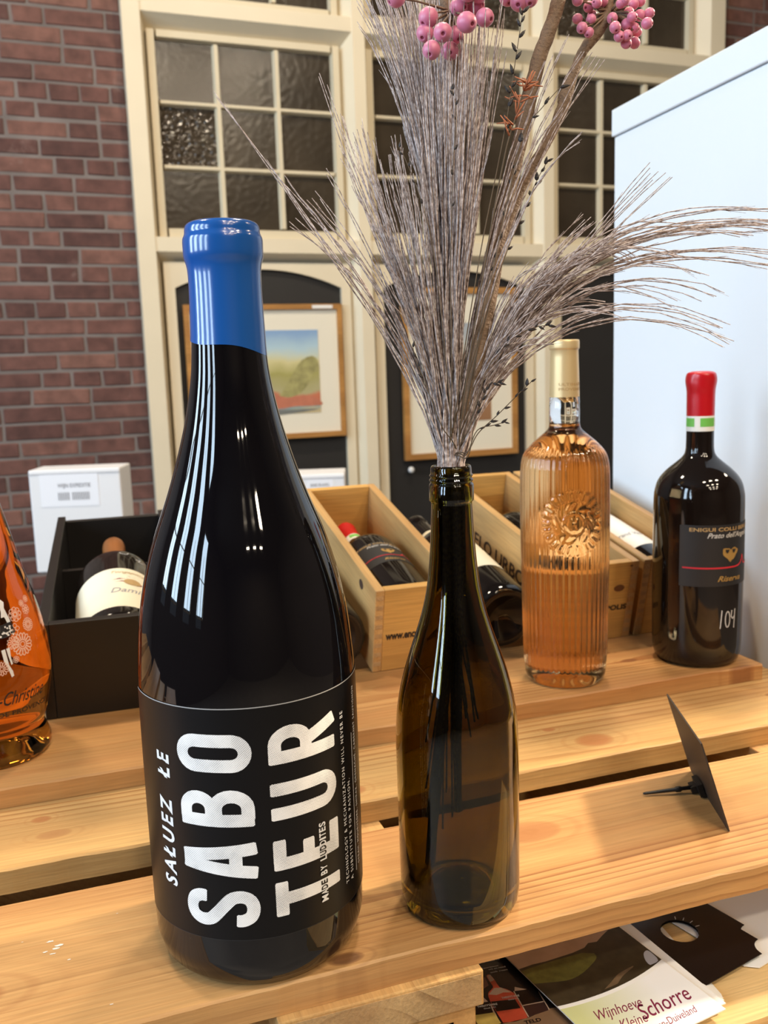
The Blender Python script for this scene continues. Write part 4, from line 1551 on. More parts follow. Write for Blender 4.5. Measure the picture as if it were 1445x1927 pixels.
# large bottle in the black box
_b0, _b1 = axis_of(MBk, 0.079, 0.018, 0.0540), axis_of(MBk, 0.078, 0.33, 0.0925)
bbm = lying(_b0, _b1 - _b0, R(0))
lb_root = empty('wine_bottle', bbm @ Matrix.Scale(0.78, 4))
tag(lb_root, 'large dark bottle with copper cap and cream sketched label lying in the black box', 'bottle')
bp_ = [(0.0, 0.02), (0.03, 0.012), (0.048, 0.0), (0.055, 0.002), (0.0595, 0.008)] + rounded_profile([(0.0595, 0.008), (0.0602, 0.03), (0.0602, 0.14), (0.0600, 0.215), (0.0565, 0.240), (0.047, 0.262), (0.034, 0.280), (0.0235, 0.297), (0.0185, 0.315), (0.0178, 0.345)], 4)[1:] + [(0.0176, 0.40), (0, 0.4005)]
brf = interp(bp_)
lathe('glass_body', bp_, 96, dark_glass2, lb_root)
lathe('foil_cap', [(0.0181, 0.325), (0.0180, 0.37), (0.0188, 0.373), (0.0190, 0.392), (0.0182, 0.402), (0.014, 0.405), (0, 0.4055)], 48, copper, lb_root)
cl = sheet('label', brf, -95, 95, 0.006, 0.160, label_cream, lb_root, 60, 6, 0.0003)


def on_big(name, vs, fs, a0, z0, mat, off=0.0006):
    mesh(name, [cyl(brf(z0 + y) + off, a0 + math.degrees(x / 0.0602), z0 + y) for x, y in vs], fs, mat, cl)


for p in ([(-14, 10), (-4, 15), (8, 16), (20, 14), (20, 12), (6, 13), (-4, 11)], [(-10, 2), (0, 3), (10, -2), (20, -6), (24, -4), (12, 4), (0, 6)], [(-2, 20), (10, 24), (20, 21), (12, 20)], [(20, -7), (28, -2), (30, 4), (26, 2)]):
    on_big('wine_stain', *poly(p), 8, 0.108, wine_ink, 0.0005)
cv = [(0, 0)] + [(math.cos(t) * 0.0125, math.sin(t) * 0.0105) for t in [k * PI / 14 for k in range(28)]]
cf = [(0, 1 + i, 1 + (i + 1) % 28) for i in range(28)]
on_big('printed_cork', cv, cf, 22, 0.111, tan_ink, 0.0008)
vs, fs = text_fit('Damien', 0.060, 0.015, 0.004, 0.3)
on_big('lettering', vs, fs, -8, 0.074, grey_print)
vs, fs = text_fit('Tongapora', 0.050, 0.008, 0.002, 0.4)
on_big('lettering', vs, fs, -6, 0.142, tan_ink)
for pth in (arc(14, 225, 6, 180, 380, 10), [(30, 206), (38, 212), (34, 202), (44, 205)], [(52, 192), (53, 195)]):
    vs, fs = stroke(pth, 1.2)
    mesh('chalk_price', [cyl(brf(y / 1000) + 0.0004, math.degrees(x / 56.0), y / 1000) for x, y in vs], fs, chalk, lb_root)

# ------------------------------------------------------------------ price card in a plastic clip
card_root = empty('price_card', loc=(0.4722, 0.5832, 0))
tag(card_root, 'small black price card leaning in a black plastic clip on the front slats', 'card')
D_, C_, A_ = Vector((0.4925, 0.632, 0.0006)), Vector((0.4514, 0.533, 0.0006)), Vector((0.4727, 0.6417, 0.0714))
B_ = C_ + (A_ - D_)
nrm = (C_ - D_).cross(A_ - D_).normalized() * 0.0006
off = Vector((0.4722, 0.5832, 0))
q = [D_, C_, B_, A_]
mesh('card', [p - nrm - off for p in q] + [p + nrm - off for p in q], [(0, 1, 2, 3), (7, 6, 5, 4), (0, 4, 5, 1), (1, 5, 6, 2), (2, 6, 7, 3), (3, 7, 4, 0)], card_black, card_root)
clip = MB()
mid = D_.lerp(C_, 0.40) + (A_ - D_) * 0.10
ux = (C_ - D_).normalized()
uz = (A_ - D_).normalized()
un = ux.cross(uz).normalized()
if un.x > 0:
    un = -un


def obox(m, c, a, b_, c_, ea, eb, ec):
    vs = []
    for k in (-1, 1):
        for j in (-1, 1):
            for i in (-1, 1):
                vs.append(c + a * (ea * i) + b_ * (eb * j) + c_ * (ec * k) - off)
    m.add(vs, [(0, 2, 3, 1), (4, 5, 7, 6), (0, 1, 5, 4), (2, 6, 7, 3), (0, 4, 6, 2), (1, 3, 7, 5)])


obox(clip, mid + un * 0.0035, ux, uz, un, 0.009, 0.0055, 0.0022)
obox(clip, mid - un * 0.0028, ux, uz, un, 0.009, 0.0050, 0.0014)
obox(clip, mid + un * 0.0065 - uz * 0.0015 - ux * 0.003, ux, uz, un, 0.005, 0.003, 0.004)
obox(clip, mid - uz * 0.0062, ux, uz, un, 0.008, 0.0012, 0.004)
clip.build('clip', black_plastic, card_root)
a, b_ = Vector((0.4262, 0.6085, 0.0021)), Vector((0.470, 0.5968, 0.0052))
tube('clip_stem', [a - off, a.lerp(b_, 0.05) - off, a.lerp(b_, 0.6) - off, a.lerp(b_, 0.62) - off, a.lerp(b_, 0.70) - off, a.lerp(b_, 0.73) - off, b_ - off], [0.0008, 0.0012, 0.0017, 0.0023, 0.0024, 0.0016, 0.0018], black_plastic, card_root, 10)

# ------------------------------------------------------------------ leaflets on the shelf under the top


def flat(name, origin, ex, z, pts, mat, parent=None, th=0.0004, up=0.0):
    """thin sheet: pts in metres in its own x, y, thickness th, lying at height z"""
    ex = Vector((ex[0], ex[1], 0)).normalized()
    ey = Vector((-ex.y, ex.x, 0))
    o = Vector((origin[0], origin[1], 0))
    n = len(pts)
    vs = [o + ex * x + ey * y + Vector((0, 0, z + up * y)) for x, y in pts] + [o + ex * x + ey * y + Vector((0, 0, z + th + up * y)) for x, y in pts]
    fs = [tuple(range(n))[::-1], tuple(range(n, 2 * n))] + [(i, (i + 1) % n, n + (i + 1) % n, n + i) for i in range(n)]
    return mesh(name, vs, fs, mat, parent)


LEX = (0.990, 0.143)
fold = lambda w_, h_: [(0, 0), (w_, 0), (w_, h_), (0, h_)]
green_tint, _nt, _b = newmat('pale_green_print')
_tc, _sx, _cr = _nt.nodes.new('ShaderNodeTexCoord'), _nt.nodes.new('ShaderNodeSeparateXYZ'), _nt.nodes.new('ShaderNodeValToRGB')
_nt.links.new(_tc.outputs['Generated'], _sx.inputs[0])
_nt.links.new(_sx.outputs['X'], _cr.inputs['Fac'])
_nt.links.new(_cr.outputs['Color'], _b.inputs['Base Color'])
_cr.color_ramp.elements[0].position, _cr.color_ramp.elements[0].color = 0.1, (0.60, 0.62, 0.30, 1)
_cr.color_ramp.elements[1].position, _cr.color_ramp.elements[1].color = 0.7, (0.84, 0.84, 0.84, 1)
sky_print = plain('sunset_print', (0.46, 0.30, 0.20), 0.35, noise=0.35, nscale=40)
field_print = plain('field_print', (0.11, 0.10, 0.022), 0.35, noise=0.7, nscale=160)
trees_print = plain('trees_print', (0.040, 0.030, 0.016), 0.35, noise=0.7, nscale=120)
gloss_black = plain('gloss_black_print', (0.008, 0.006, 0.006), 0.25)
Z0 = SH + 0.0012
GRP = 'winery leaflets on the crate shelf'
for i, (bx, by, ang) in enumerate(((0.4020, 0.4780, -6.3), (0.4005, 0.4755, -3.5), (0.3990, 0.4725, -1.0), (0.3970, 0.4690, 2.0), (0.3950, 0.4650, 5.0))):
    c_, s_ = math.cos(R(ang)), math.sin(R(ang))
    o = flat('leaflet', (bx - 0.099 * c_, by - 0.099 * s_), (c_, s_), Z0 + i * 0.0011, fold(0.099, 0.21), white_paper, None, 0.0008)
    tag(o, 'folded white winery leaflet fanned out under the printed one', 'leaflet', GRP)
ZT = Z0 + 5 * 0.0011
top = flat('leaflet', (0.2925, 0.4450), LEX, ZT, fold(0.0985, 0.21), white_paper, None, 0.0008)
tag(top, 'winery leaflet with landscape photo and curly wine-red lettering on the shelf', 'leaflet', GRP)
zt = ZT + 0.00085
curve = [(0.0985 * k / 14, 0.0513 + 0.0000024 * abs(0.0985 * k / 14 - 0.045) ** 2 * 1e6 * 1.05) for k in range(15)]
flat('tinted_print', (0.2925, 0.4450), LEX, zt, [(0, 0), (0.0985, 0)] + [(x, y - 0.0012) for x, y in curve[::-1]], green_tint, top, 0.00004)
flat('landscape_print', (0.2925, 0.4450), LEX, zt, [(x, y + 0.0022) for x, y in curve] + [(0.0985, 0.21), (0, 0.21)], trees_print, top, 0.00004)
LP = (0.2925, 0.4450)
sky = [(0, 0.1040), (0.012, 0.1035), (0.022, 0.1015), (0.034, 0.1005), (0.046, 0.0995), (0.058, 0.1000), (0.064, 0.1030), (0.071, 0.1010), (0.080, 0.1050), (0.088, 0.1080), (0.0985, 0.1075), (0.0985, 0.21), (0, 0.21)]
flat('landscape_print', LP, LEX, zt + .00006, sky, sky_print, top, 0.00004)
fld = catmull([(0, 0.0855), (0.010, 0.0815), (0.024, 0.0765), (0.036, 0.0770), (0.048, 0.0810), (0.058, 0.0860), (0.060, 0.0910)], 4) + [(0.052, 0.0960), (0.034, 0.0985), (0.016, 0.1005), (0, 0.1015)]
flat('landscape_print', LP, LEX, zt + .00006, fld, field_print, top, 0.00004)
flat('landscape_print', LP, LEX, zt + .00006, catmull([(0.040, 0.0560), (0.050, 0.0600), (0.060, 0.0640), (0.074, 0.0655), (0.073, 0.0640), (0.062, 0.0610), (0.052, 0.0560)], 3), plain('path_print', (0.14, 0.09, 0.05), 0.35, noise=0.5, nscale=200), top, 0.00004)
flat('landscape_print', LP, LEX, zt + .00006, catmull([(0.087, 0.0600), (0.0955, 0.0610), (0.0975, 0.0700), (0.0965, 0.0740), (0.092, 0.0725), (0.088, 0.0670), (0.0865, 0.0620), (0.087, 0.0600)], 3), plain('pond_print', (0.42, 0.42, 0.46), 0.35), top, 0.00004)
ex = Vector((*LEX, 0)).normalized()
ey = Vector((-ex.y, ex.x, 0))


def leaf_text(s, x, y, wd, h, mat, rot=8, parent=top, org=(0.2925, 0.4450), z=None, bold=0.006, shear=0.35):
    vs, fs = text_fit(s, wd, h, bold, shear)
    o = Vector((org[0], org[1], z if z is not None else zt + 0.0001))
    cr, sr = math.cos(R(rot)), math.sin(R(rot))
    return mesh('lettering', [o + ex * (x + p[0] * cr - p[1] * sr) + ey * (y + p[0] * sr + p[1] * cr) for p in vs], fs, mat, parent)


leaf_text('Wijnhoeve', 0.0165, 0.0335, 0.037, 0.0092, wine_ink, -6, shear=0.5, bold=0.0)
leaf_text('Schorre', 0.0430, 0.0190, 0.046, 0.0135, wine_ink, 0, shear=0.5, bold=0.004)
leaf_text('Kleine', 0.0240, 0.0190, 0.022, 0.0085, wine_ink, -6, shear=0.5, bold=0.0)
leaf_text('Schouwen-Duiveland', 0.0260, 0.0075, 0.056, 0.0062, wine_ink, 0, shear=0.5, bold=0.0)

# dark leaflet with printed bottles
BL, BLX = (0.2265, 0.4560), (0.999, -0.03)
bl = flat('leaflet', BL, BLX, Z0, fold(0.0640, 0.19), gloss_black, None, 0.0012)
tag(bl, 'black leaflet printed with red and white wine bottles tucked under the front slat', 'leaflet')
zb = Z0 + 0.0013
fl = lambda pts, mat, dz=0.0: flat('bottle_print', BL, BLX, zb + dz, [(x * mm, y * mm) for x, y in pts], mat, bl, 0.00004)
rose_print = plain('rose_print', (0.36, 0.05, 0.025), 0.3, noise=0.3, nscale=120)
pale_print = plain('pale_print', (0.34, 0.24, 0.18), 0.35, noise=0.3, nscale=90)
yellow_print = plain('yellow_print', (0.40, 0.30, 0.08), 0.35, noise=0.4, nscale=120)
brown_print = plain('brown_print', (0.17, 0.10, 0.055), 0.35)
fl([(0, 0), (64, 0), (64, 53), (53.4, 54.6), (35.4, 51.2), (17, 51.8), (0, 50)], brown_print)
fl([(9, 90), (16, 88), (23, 91), (24, 100), (18, 106), (12, 104), (8, 97)], plain('hazy_print', (0.13, 0.06, 0.045), 0.35, noise=0.4, nscale=90))
fl([(0, 52), (15, 52.6), (16.4, 72), (14, 82), (10, 88), (5, 88), (0, 84)], pale_print)
fl([(0, 52), (15.4, 52.6), (15.2, 64), (0, 66)], yellow_print, .00005)
fl([(0, 66), (14.6, 64), (16.2, 75), (0, 78)], gloss_black, .0001)
fl(catmull([(17, 52.5), (34.9, 51.4), (36.6, 70), (36.4, 78), (33, 83.5), (29.6, 86.8), (29.6, 94), (28.6, 101.5), (25.6, 101), (25.4, 93), (25.2, 88), (20.4, 84.6), (18, 80), (17, 70), (17, 52.5)], 2), rose_print)
fl([(26, 101), (28.8, 101.6), (29.4, 95), (25.6, 94)], pale_print, .00005)
fl([(19, 82), (25.5, 87), (30.6, 85.6), (35.6, 78.5), (30, 80.5), (24, 79.6)], pale_print, .00005)
fl([(17.2, 64.2), (34.4, 61.6), (34.6, 71.2), (17.5, 74.6)], gloss_black, .0001)
fl([(35.8, 51.8), (51.8, 53.2), (52.3, 62), (36.6, 63)], plain('dark_red_print', (0.028, 0.012, 0.010), 0.3), .00005)
fl([(36.6, 63.0), (52.6, 61.8), (52.6, 62.6), (36.8, 63.9)], pale_print, .0001)
fl([(52.2, 53.2), (53.0, 53.4), (54.4, 73), (53.6, 73.2)], pale_print, .0001)
fl([(35.4, 51.6), (36.2, 51.7), (37.8, 79), (37.0, 79.2)], pale_print, .0001)
fl([(38, 79), (40, 83), (47, 77.8), (44, 78)], pale_print, .0001)
for x, y, w_ in ((18.5, 69.5, 14.5), (38.5, 68.6, 13.0), (1.0, 72.5, 13.0)):
    leaf_text("TWENTY'S WINE", x * mm, y * mm, w_ * mm, 0.0020, silver_ink, -17, bl, BL, zb + 0.0003, 0.01, 0.0)
    leaf_text('Gouda Huis', (x + 3) * mm, (y - 3.4) * mm, w_ * 0.6 * mm, 0.0014, silver_ink, -17, bl, BL, zb + 0.0003, 0.0, 0.3)
for x, y, t in ((33.7, 112.0, 'voor de liefhebber'), (48.5, 108.8, 'een selectie van'), (43.5, 103.0, 'Assortiment'), (47.5, 99.5, 'wit en rood'), (47.0, 96.0, 'ook rose')):
    leaf_text(t, x * mm, y * mm, 0.0135, 0.0014, silver_ink, -14, bl, BL, zb + 0.0003, 0.0, 0.0)
leaf_text('TELD', 38 * mm, 40 * mm, 0.012, 0.0032, gloss_black, -14, bl, BL, zb + 0.0003, 0.02, 0.0)

# black hang tags with a round hole and scooped corners


def hang_tag(label, org, ang, z, hole=True, hc=(0.0475, 0.0535)):
    Wt, Ht, sc = 0.088, 0.16, 0.0125
    n = 8
    pts = []
    for (cx, cy, a0) in ((Wt, 0, 180), (Wt, Ht, 270), (0, Ht, 0), (0, 0, 90)):
        pts += [(cx + sc * math.cos(R(a0 - 90 * k / n)), cy + sc * math.sin(R(a0 - 90 * k / n))) for k in range(n + 1)]
    bm = bmesh.new()
    vs = [bm.verts.new((x, y, 0)) for x, y in pts]
    es = [bm.edges.new((vs[i], vs[(i + 1) % len(vs)])) for i in range(len(vs))]
    if hole:
        hv = [bm.verts.new((hc[0] + 0.0145 * math.cos(2 * PI * k / 24), hc[1] + 0.0145 * math.sin(2 * PI * k / 24), 0)) for k in range(24)]
        es += [bm.edges.new((hv[i], hv[(i + 1) % 24])) for i in range(24)]
    bmesh.ops.triangle_fill(bm, edges=es, use_beauty=True)
    r = bmesh.ops.extrude_face_region(bm, geom=bm.faces[:])
    for e_ in r['geom']:
        if isinstance(e_, bmesh.types.BMVert):
            e_.co.z += 0.0006
    bmesh.ops.recalc_face_normals(bm, faces=bm.faces[:])
    bm.transform(Matrix.Translation((org[0], org[1], z)) @ Matrix.Rotation(R(ang), 4, 'Z'))
    me = bpy.data.meshes.new('hang_tag')
    bm.to_mesh(me)
    bm.free()
    o = link('hang_tag', me, gloss_black)
    if hole:
        for k in (-14, 8, 30, 52):
            a = R(k)
            c, s = math.cos(a), math.sin(a)
            p0 = (0.0475 + 0.0147 * c, 0.0535 + 0.0147 * s)
            p1 = (0.0475 + 0.0185 * c, 0.0535 + 0.0185 * s)
            m4 = Matrix.Translation((org[0], org[1], z)) @ Matrix.Rotation(R(ang), 4, 'Z')
            vv, ff = stroke([p0, p1], 0.0005, step=0.001)
            mesh('torn_edge', [m4 @ Vector((x, y, 0.00075)) for x, y in vv], ff, white_paper, o)
    return tag(o, label, 'tag', 'black hang tags on the crate shelf')


ht2 = hang_tag('black hang tag mostly covered by the one lying on it on the shelf', (0.3880, 0.5040, 0), 13, SH + 0.0030, True, (0.0475 - 0.0096, 0.0535 - 0.0193))
ht = hang_tag('black hang tag with round hole and scooped corners beside the leaflets', (0.3830, 0.4830, 0), 13, SH + 0.0050)
wp1 = flat('paper_sheet', (0.440, 0.490), (0.97, 0.24), SH + 0.0012, [(0, 0.008), (0.008, 0), (0.125, 0), (0.125, 0.19), (0, 0.19)], white_paper, None, 0.0008)
tag(wp1, 'blank white paper sheet on the shelf beneath the black hang tags', 'paper')
wp2 = flat('paper_sheet', (0.330, 0.640), (0.99, 0.05), SH + 0.0012, fold(0.060, 0.12), white_paper, None, 0.0008)
tag(wp2, 'white paper sheet glimpsed through the gap between the slats', 'paper')

# ------------------------------------------------------------------ dried bouquet in the olive bottle
MOUTH = Vector((0.2239, 0.5288, 0.0))
rg = random.Random(11)


def bez(p, n):
    out = []
    m = len(p) - 1
    for i in range(n + 1):
        t = i / n
        q = [Vector(x) for x in p]
        while len(q) > 1:
            q = [a.lerp(b, t) for a, b in zip(q[:-1], q[1:])]
        out.append(q[0])
    return out


def neck_start():
    a, r = rg.uniform(0, 2 * PI), 0.0085 * math.sqrt(rg.random())
    if rg.random() < 0.06:
        deep = MOUTH + Vector((rg.uniform(-0.026, 0.012), rg.uniform(-0.012, 0.012), rg.uniform(0.04, 0.15)))
        b0 = deep
        b1 = MOUTH + Vector((r * math.cos(a + 0.2) * 0.6, r * math.sin(a + 0.2) * 0.6, 0.300))
        return b0, MOUTH + Vector((r * math.cos(a) * 0.7, r * math.sin(a) * 0.7, 0.226)), b1
    b0 = MOUTH + Vector((r * math.cos(a) * 0.9, r * math.sin(a) * 0.9, rg.uniform(0.215, 0.24)))
    b1 = MOUTH + Vector((r * math.cos(a + 0.2), r * math.sin(a + 0.2), 0.300))
    return b0, b0.lerp(b1, 0.5), b1


def fibre(m, tip, c1, c2, r0=0.00062, r1=0.00022, n=16, barbs=6):
    b0, bm_, b1 = neck_start()
    path = [b0, bm_] + bez([b1, c1, c2, tip], n)
    k = len(path)
    rad_ = [r0 + (r1 - r0) * (i / (k - 1)) ** 1.5 for i in range(k)]
    # gentle kinks
    for i in range(3, k):
        path[i] = path[i] + Vector((rg.uniform(-1, 1), rg.uniform(-1, 1), rg.uniform(-1, 1))) * 0.0007
    m.add(*tube_data(path, rad_, 4, False))
    for _ in range(barbs):
        i = rg.randint(int(k * 0.35), k - 2)
        t = (path[i + 1] - path[i]).normalized()
        sd = t.cross(Vector((rg.uniform(-1, 1), rg.uniform(-1, 1), rg.uniform(-1, 1)))).normalized()
        L = rg.uniform(0.006, 0.018)
        p = path[i]
        q1, q2 = p + t * L * 0.5 + sd * L * 0.05, p + t * L + sd * L * rg.uniform(0.04, 0.16)
        m.add(*tube_data([p, q1, q2], [rad_[i] * 0.7, rad_[i] * 0.6, 0.00012], 3, False))


def plume(label, tips, n, jx, jy, c1f, c2f, dj=0.02, r0=0.00062, barbs=6, nseg=16):
    """tips: (pixel x, pixel y, depth) targets; each fibre bends through two control points"""
    m = MB()
    for i in range(n):
        tx, ty, td = tips[i % len(tips)]
        j = 1.0 if i >= len(tips) else 0.15
        tx += rg.uniform(-jx, jx) * j
        ty += rg.uniform(-jy, jy) * j
        td += rg.uniform(-dj, dj) * j
        (ax, ay), (bx, by) = c1f(tx, ty), c2f(tx, ty)
        jit = lambda s: rg.uniform(-s, s)
        fibre(m, at(tx, ty, td), at(ax + jit(9), ay + jit(12), 0.585 + jit(0.012)), at(bx + jit(14), by + jit(18), 0.585 + (td - 0.585) * 0.6 + jit(0.012)), r0, 0.00024, nseg, barbs)
    o = m.build('dried_grass_plume', grass_mat, None, True)
    return tag(o, label, 'dried grass', 'dried grass plumes in the olive bottle', 'stuff' if False else None)


# centre: dense upright bundle
plume('dense upright mauve grass plume rising in the middle of the bouquet', [(830, -70, .60), (860, -40, .59), (800, -90, .61), (880, 20, .58), (845, 60, .57)], 120, 50, 70, lambda x, y: (846 + (x - 846) * .10, 640), lambda x, y: (842 + (x - 842) * .75, 330), .03, .0007, 7)
plume('upright mauve grass plume leaning left over the window mullion', [(706, -30, .60), (726, -60, .60), (745, -60, .61), (762, -20, .60), (690, 10, .60)], 76, 22, 50, lambda x, y: (842, 640), lambda x, y: (818 + (x - 700) * .2, 240), .02, .00065, 6)
plume('short upright grass plume right of the centre in the bouquet', [(905, 150, .57), (930, 60, .57), (890, 100, .58), (870, 200, .56), (900, 250, .56)], 50, 26, 70, lambda x, y: (856, 650), lambda x, y: (866 + (x - 880) * .5, 380), .02, .00065, 6)
# left fan
plume('sparse grass plume whose longest stalk points to the upper left window', [(405, 183, .58), (535, 333, .58), (545, 422, .57), (573, 375, .58), (618, 330, .59), (593, 360, .57), (590, 392, .58)], 17, 16, 20, lambda x, y: (800 - (700 - x) * .05, 690), lambda x, y: (745 - (640 - x) * .42, 545 - (430 - y) * .22), .02, .0006, 5)
plume('wispy grass plume rising left in front of the cream mullion', [(603, 145, .60), (641, 285, .59), (680, 232, .60), (664, 250, .58), (640, 210, .60)], 14, 14, 24, lambda x, y: (812, 690), lambda x, y: (725 - (650 - x) * .4, 470), .02, .0006, 5)
plume('bushy grass plume fanning left across the second window', [(700, 305, .57), (712, 300, .58), (725, 290, .57), (742, 288, .57), (760, 380, .56), (685, 330, .58), (775, 330, .57)], 46, 30, 60, lambda x, y: (822, 690), lambda x, y: (775 + (x - 730) * .45, 500), .025, .00065, 6)
plume('low grass plume spreading left just above the bottle mouth', [(745, 520, .56), (720, 470, .56), (700, 430, .57), (760, 470, .56), (780, 420, .57)], 20, 26, 50, lambda x, y: (824, 740), lambda x, y: (790 + (x - 740) * .4, 610), .02, .0006, 4)
# right, arching over
plume('long grass plume arching right in front of the white cabinet', [(1475, 425, .60), (1460, 398, .59), (1470, 482, .60), (1470, 418, .60), (1395, 446, .59), (1480, 432, .60), (1283, 482, .58), (1315, 430, .58), (1465, 505, .60)], 36, 26, 8, lambda x, y: (945, 600), lambda x, y: (1090 + (x - 1400) * .22, 392 + (y - 440) * .45), .008, .00068, 12, 20)
plume('drooping grass plume reaching right above the red-capped magnum', [(1384, 644, .58), (1352, 612, .59), (1340, 557, .58), (1318, 516, .59), (1273, 567, .57), (1197, 484, .58), (1188, 492, .58)], 24, 26, 12, lambda x, y: (925, 690), lambda x, y: (1075 + (x - 1330) * .3, 478 + (y - 600) * .75), .02, .0006, 7, 20)
plume('bushy grass plume leaning right of the twigs in the bouquet', [(1145, 583, .57), (1110, 410, .58), (1247, 322, .58), (1180, 452, .58), (1050, 490, .57), (1120, 505, .58), (1085, 480, .57), (1030, 520, .57)], 64, 26, 18, lambda x, y: (915, 690), lambda x, y: (965 + (x - 1100) * .4, 540), .025, .00062, 6)
plume('low grass plume spreading right just above the bottle mouth', [(1000, 560, .56), (985, 620, .56), (960, 530, .57), (1020, 600, .56)], 26, 28, 50, lambda x, y: (880, 740), lambda x, y: (925 + (x - 990) * .4, 640), .02, .0006, 4)
# upper right wisps
plume('pale grass wisps crossing the twigs below the berries', [(1040, 105, .56), (1100, 98, .56), (1062, 75, .57), (1130, 112, .57), (1090, 255, .56), (1060, 215, .57)], 18, 16, 14, lambda x, y: (880, 640), lambda x, y: (935 + (x - 1060) * .4, 345), .02, .00055, 8)

# woody twigs
neck = lambda dx, dy, z: MOUTH + Vector((dx, dy, z))


def px_path(pts, start):
    return start + [at(*p) for p in pts]


def berry_mesh():
    v, f = lathe_data([(0.0, -1.0), (0.35, -0.94), (0.68, -0.74), (0.92, -0.40), (1.0, 0.0), (0.93, 0.40), (0.70, 0.74), (0.40, 0.93), (0.24, 0.98), (0.20, 0.92), (0.0, 0.88)], 16)
    me = bpy.data.meshes.new('berry')
    me.from_pydata(v, [], f)
    for p in me.polygons:
        p.use_smooth = True
        p.material_index = 1 if p.index >= 16 * 9 else 0
    me.materials.append(berry_mat)
    me.materials.append(berry_eye)
    return me


BERRY = berry_mesh()


def branch(label, path, radii, berries, rb, depth, stalk_from, wob=0.10, extra=()):
    root = empty('berry_branch', loc=path[0])
    o0 = path[0]
    pp = catmull([tuple(p) for p in path], 6)
    rr = [x[0] for x in catmull([(r,) for r in radii], 6)]
    tube('twig', [Vector(p) - o0 for p in pp], rr, twig_mat, root, 9, wob)
    for e_ in extra:
        ep = catmull([tuple(p) for p in e_[0]], 5)
        er = [x[0] for x in catmull([(r,) for r in e_[1]], 5)]
        tube('side_twig', [Vector(p) - o0 for p in ep], er, twig_mat, root, 7, wob)
    for i, (x, y) in enumerate(berries):
        d = depth + rg.uniform(-0.010, 0.010)
        c = at(x, y, d)
        b = bpy.data.objects.new('berry', BERRY)
        C.objects.link(b)
        b.parent = root
        b.location = c - o0
        r = rb * rg.uniform(0.9, 1.1)
        b.scale = (r, r, r * 1.05)
        aim = (c - stalk_from).normalized() + Vector((rg.uniform(-.6, .6), rg.uniform(-1.4, 0.1), rg.uniform(-.9, .2)))
        b.rotation_euler = aim.to_track_quat('Z', 'Y').to_euler()
        st = stalk_from.lerp(c, rg.uniform(0.0, 0.25))
        mid = st.lerp(c, 0.6) + Vector((rg.uniform(-1, 1), rg.uniform(-1, 1), rg.uniform(-1, 1))) * 0.002
        tube('stalk', [st - o0, mid - o0, c - o0], [0.0010, 0.0006, 0.0006], twig_mat, root, 5)
    return tag(root, label, 'berry branch', 'berry branches in the bouquet')


# thick twig passing out of the top of the picture
branch('thick brown berry branch rising to the right through the bouquet', px_path([(893, 700, .575), (912, 590, .58), (930, 480, .585), (957, 360, .59), (985, 235, .59), (1012, 120, .59), (1040, 40, .59), (1062, -40, .59)], [neck(-0.022, 0.0, 0.030), neck(-0.010, 0.001, 0.13), neck(0.000, 0.002, 0.225), neck(0.0035, 0.001, 0.30)]),
       [.0035, .0038, .0042, .0042, .0050, .0056, .0054, .0050, .0050, .0049, .0047, .0046], [(955, -6), (978, 2), (996, -4), (968, -22), (990, -26)], 0.0058, 0.575, at(985, -40, .58), 0.07)
m2 = [(450, 165), (550, 60), (580, 135), (570, 170), (490, 245), (550, 285), (620, 25), (668, 8), (450, 2), (830, 30), (755, 160), (780, 240), (850, 170), (880, 215), (900, 105), (930, 150), (995, 135), (1080, 115), (1060, 205), (970, 280), (945, 245), (885, 310), (815, 320), (876, 378), (950, 375), (940, 40), (1000, 12), (860, 5)]
branch('slender knotted berry branch with small pink berries hanging at its tip', px_path([(902, 690, .59), (925, 560, .595), (948, 440, .595), (985, 345, .60), (1030, 265, .60), (1058, 205, .60), (1064, 182, .60), (1085, 120, .60), (1100, 92, .60), (1128, 55, .60), (1142, 28, .60), (1150, -20, .60)], [neck(0.004, 0.010, 0.06), neck(0.004, 0.006, 0.20), neck(0.0055, 0.005, 0.30)]),
       [.0028, .0029, .0030, .0034, .0036, .0036, .0035, .0034, .0040, .0046, .0030, .0036, .0040, .0034, .0024], [(990 + x / 4.66, y / 4.66) for x, y in m2], 0.0035, 0.595, at(1148, 22, .60), 0.10,
       [([at(1140, 30, .60), at(1118, 8, .60), at(1095, 0, .60)], [.0018, .0014, .001]), ([at(1142, 35, .60), at(1105, 44, .595), at(1090, 46, .595)], [.0018, .0014, .001]), ([at(1146, 30, .60), at(1165, 32, .595), at(1186, 42, .595), at(1190, 58, .595)], [.0018, .0016, .0014, .001]), ([at(1146, 30, .60), at(1160, 10, .60), at(1172, -12, .60)], [.002, .0018, .0014])])
branch('berry branch with plump pink berries above the centre of the bouquet', px_path([(858, 640, .59), (864, 400, .595), (864, 200, .59), (852, 90, .585), (842, 40, .58), (836, -30, .58)], [neck(-0.002, 0.004, 0.215), neck(-0.001, 0.003, 0.30)]),
       [.0024, .0024, .0026, .0030, .0034, .0038, .0038, .0036], [(806, 33), (800, 62), (833, 61), (857, 66), (812, 94), (847, 96), (863, 13), (894, 12), (878, 42), (912, 33), (746, -4), (900, -14), (880, -16)], 0.0061, 0.565, at(850, 20, .575), 0.08)


# dark seed sprigs
def seed_mesh():
    v, f = lathe_data([(0, 0), (0.35, 0.12), (0.5, 0.35), (0.38, 0.65), (0.12, 0.9), (0, 1.0)], 7)
    me = bpy.data.meshes.new('seed')
    me.from_pydata([(x * 0.55, y * 0.35, z) for x, y, z in v], [], f)
    me.materials.append(seed_mat)
    return me


SEED = seed_mesh()


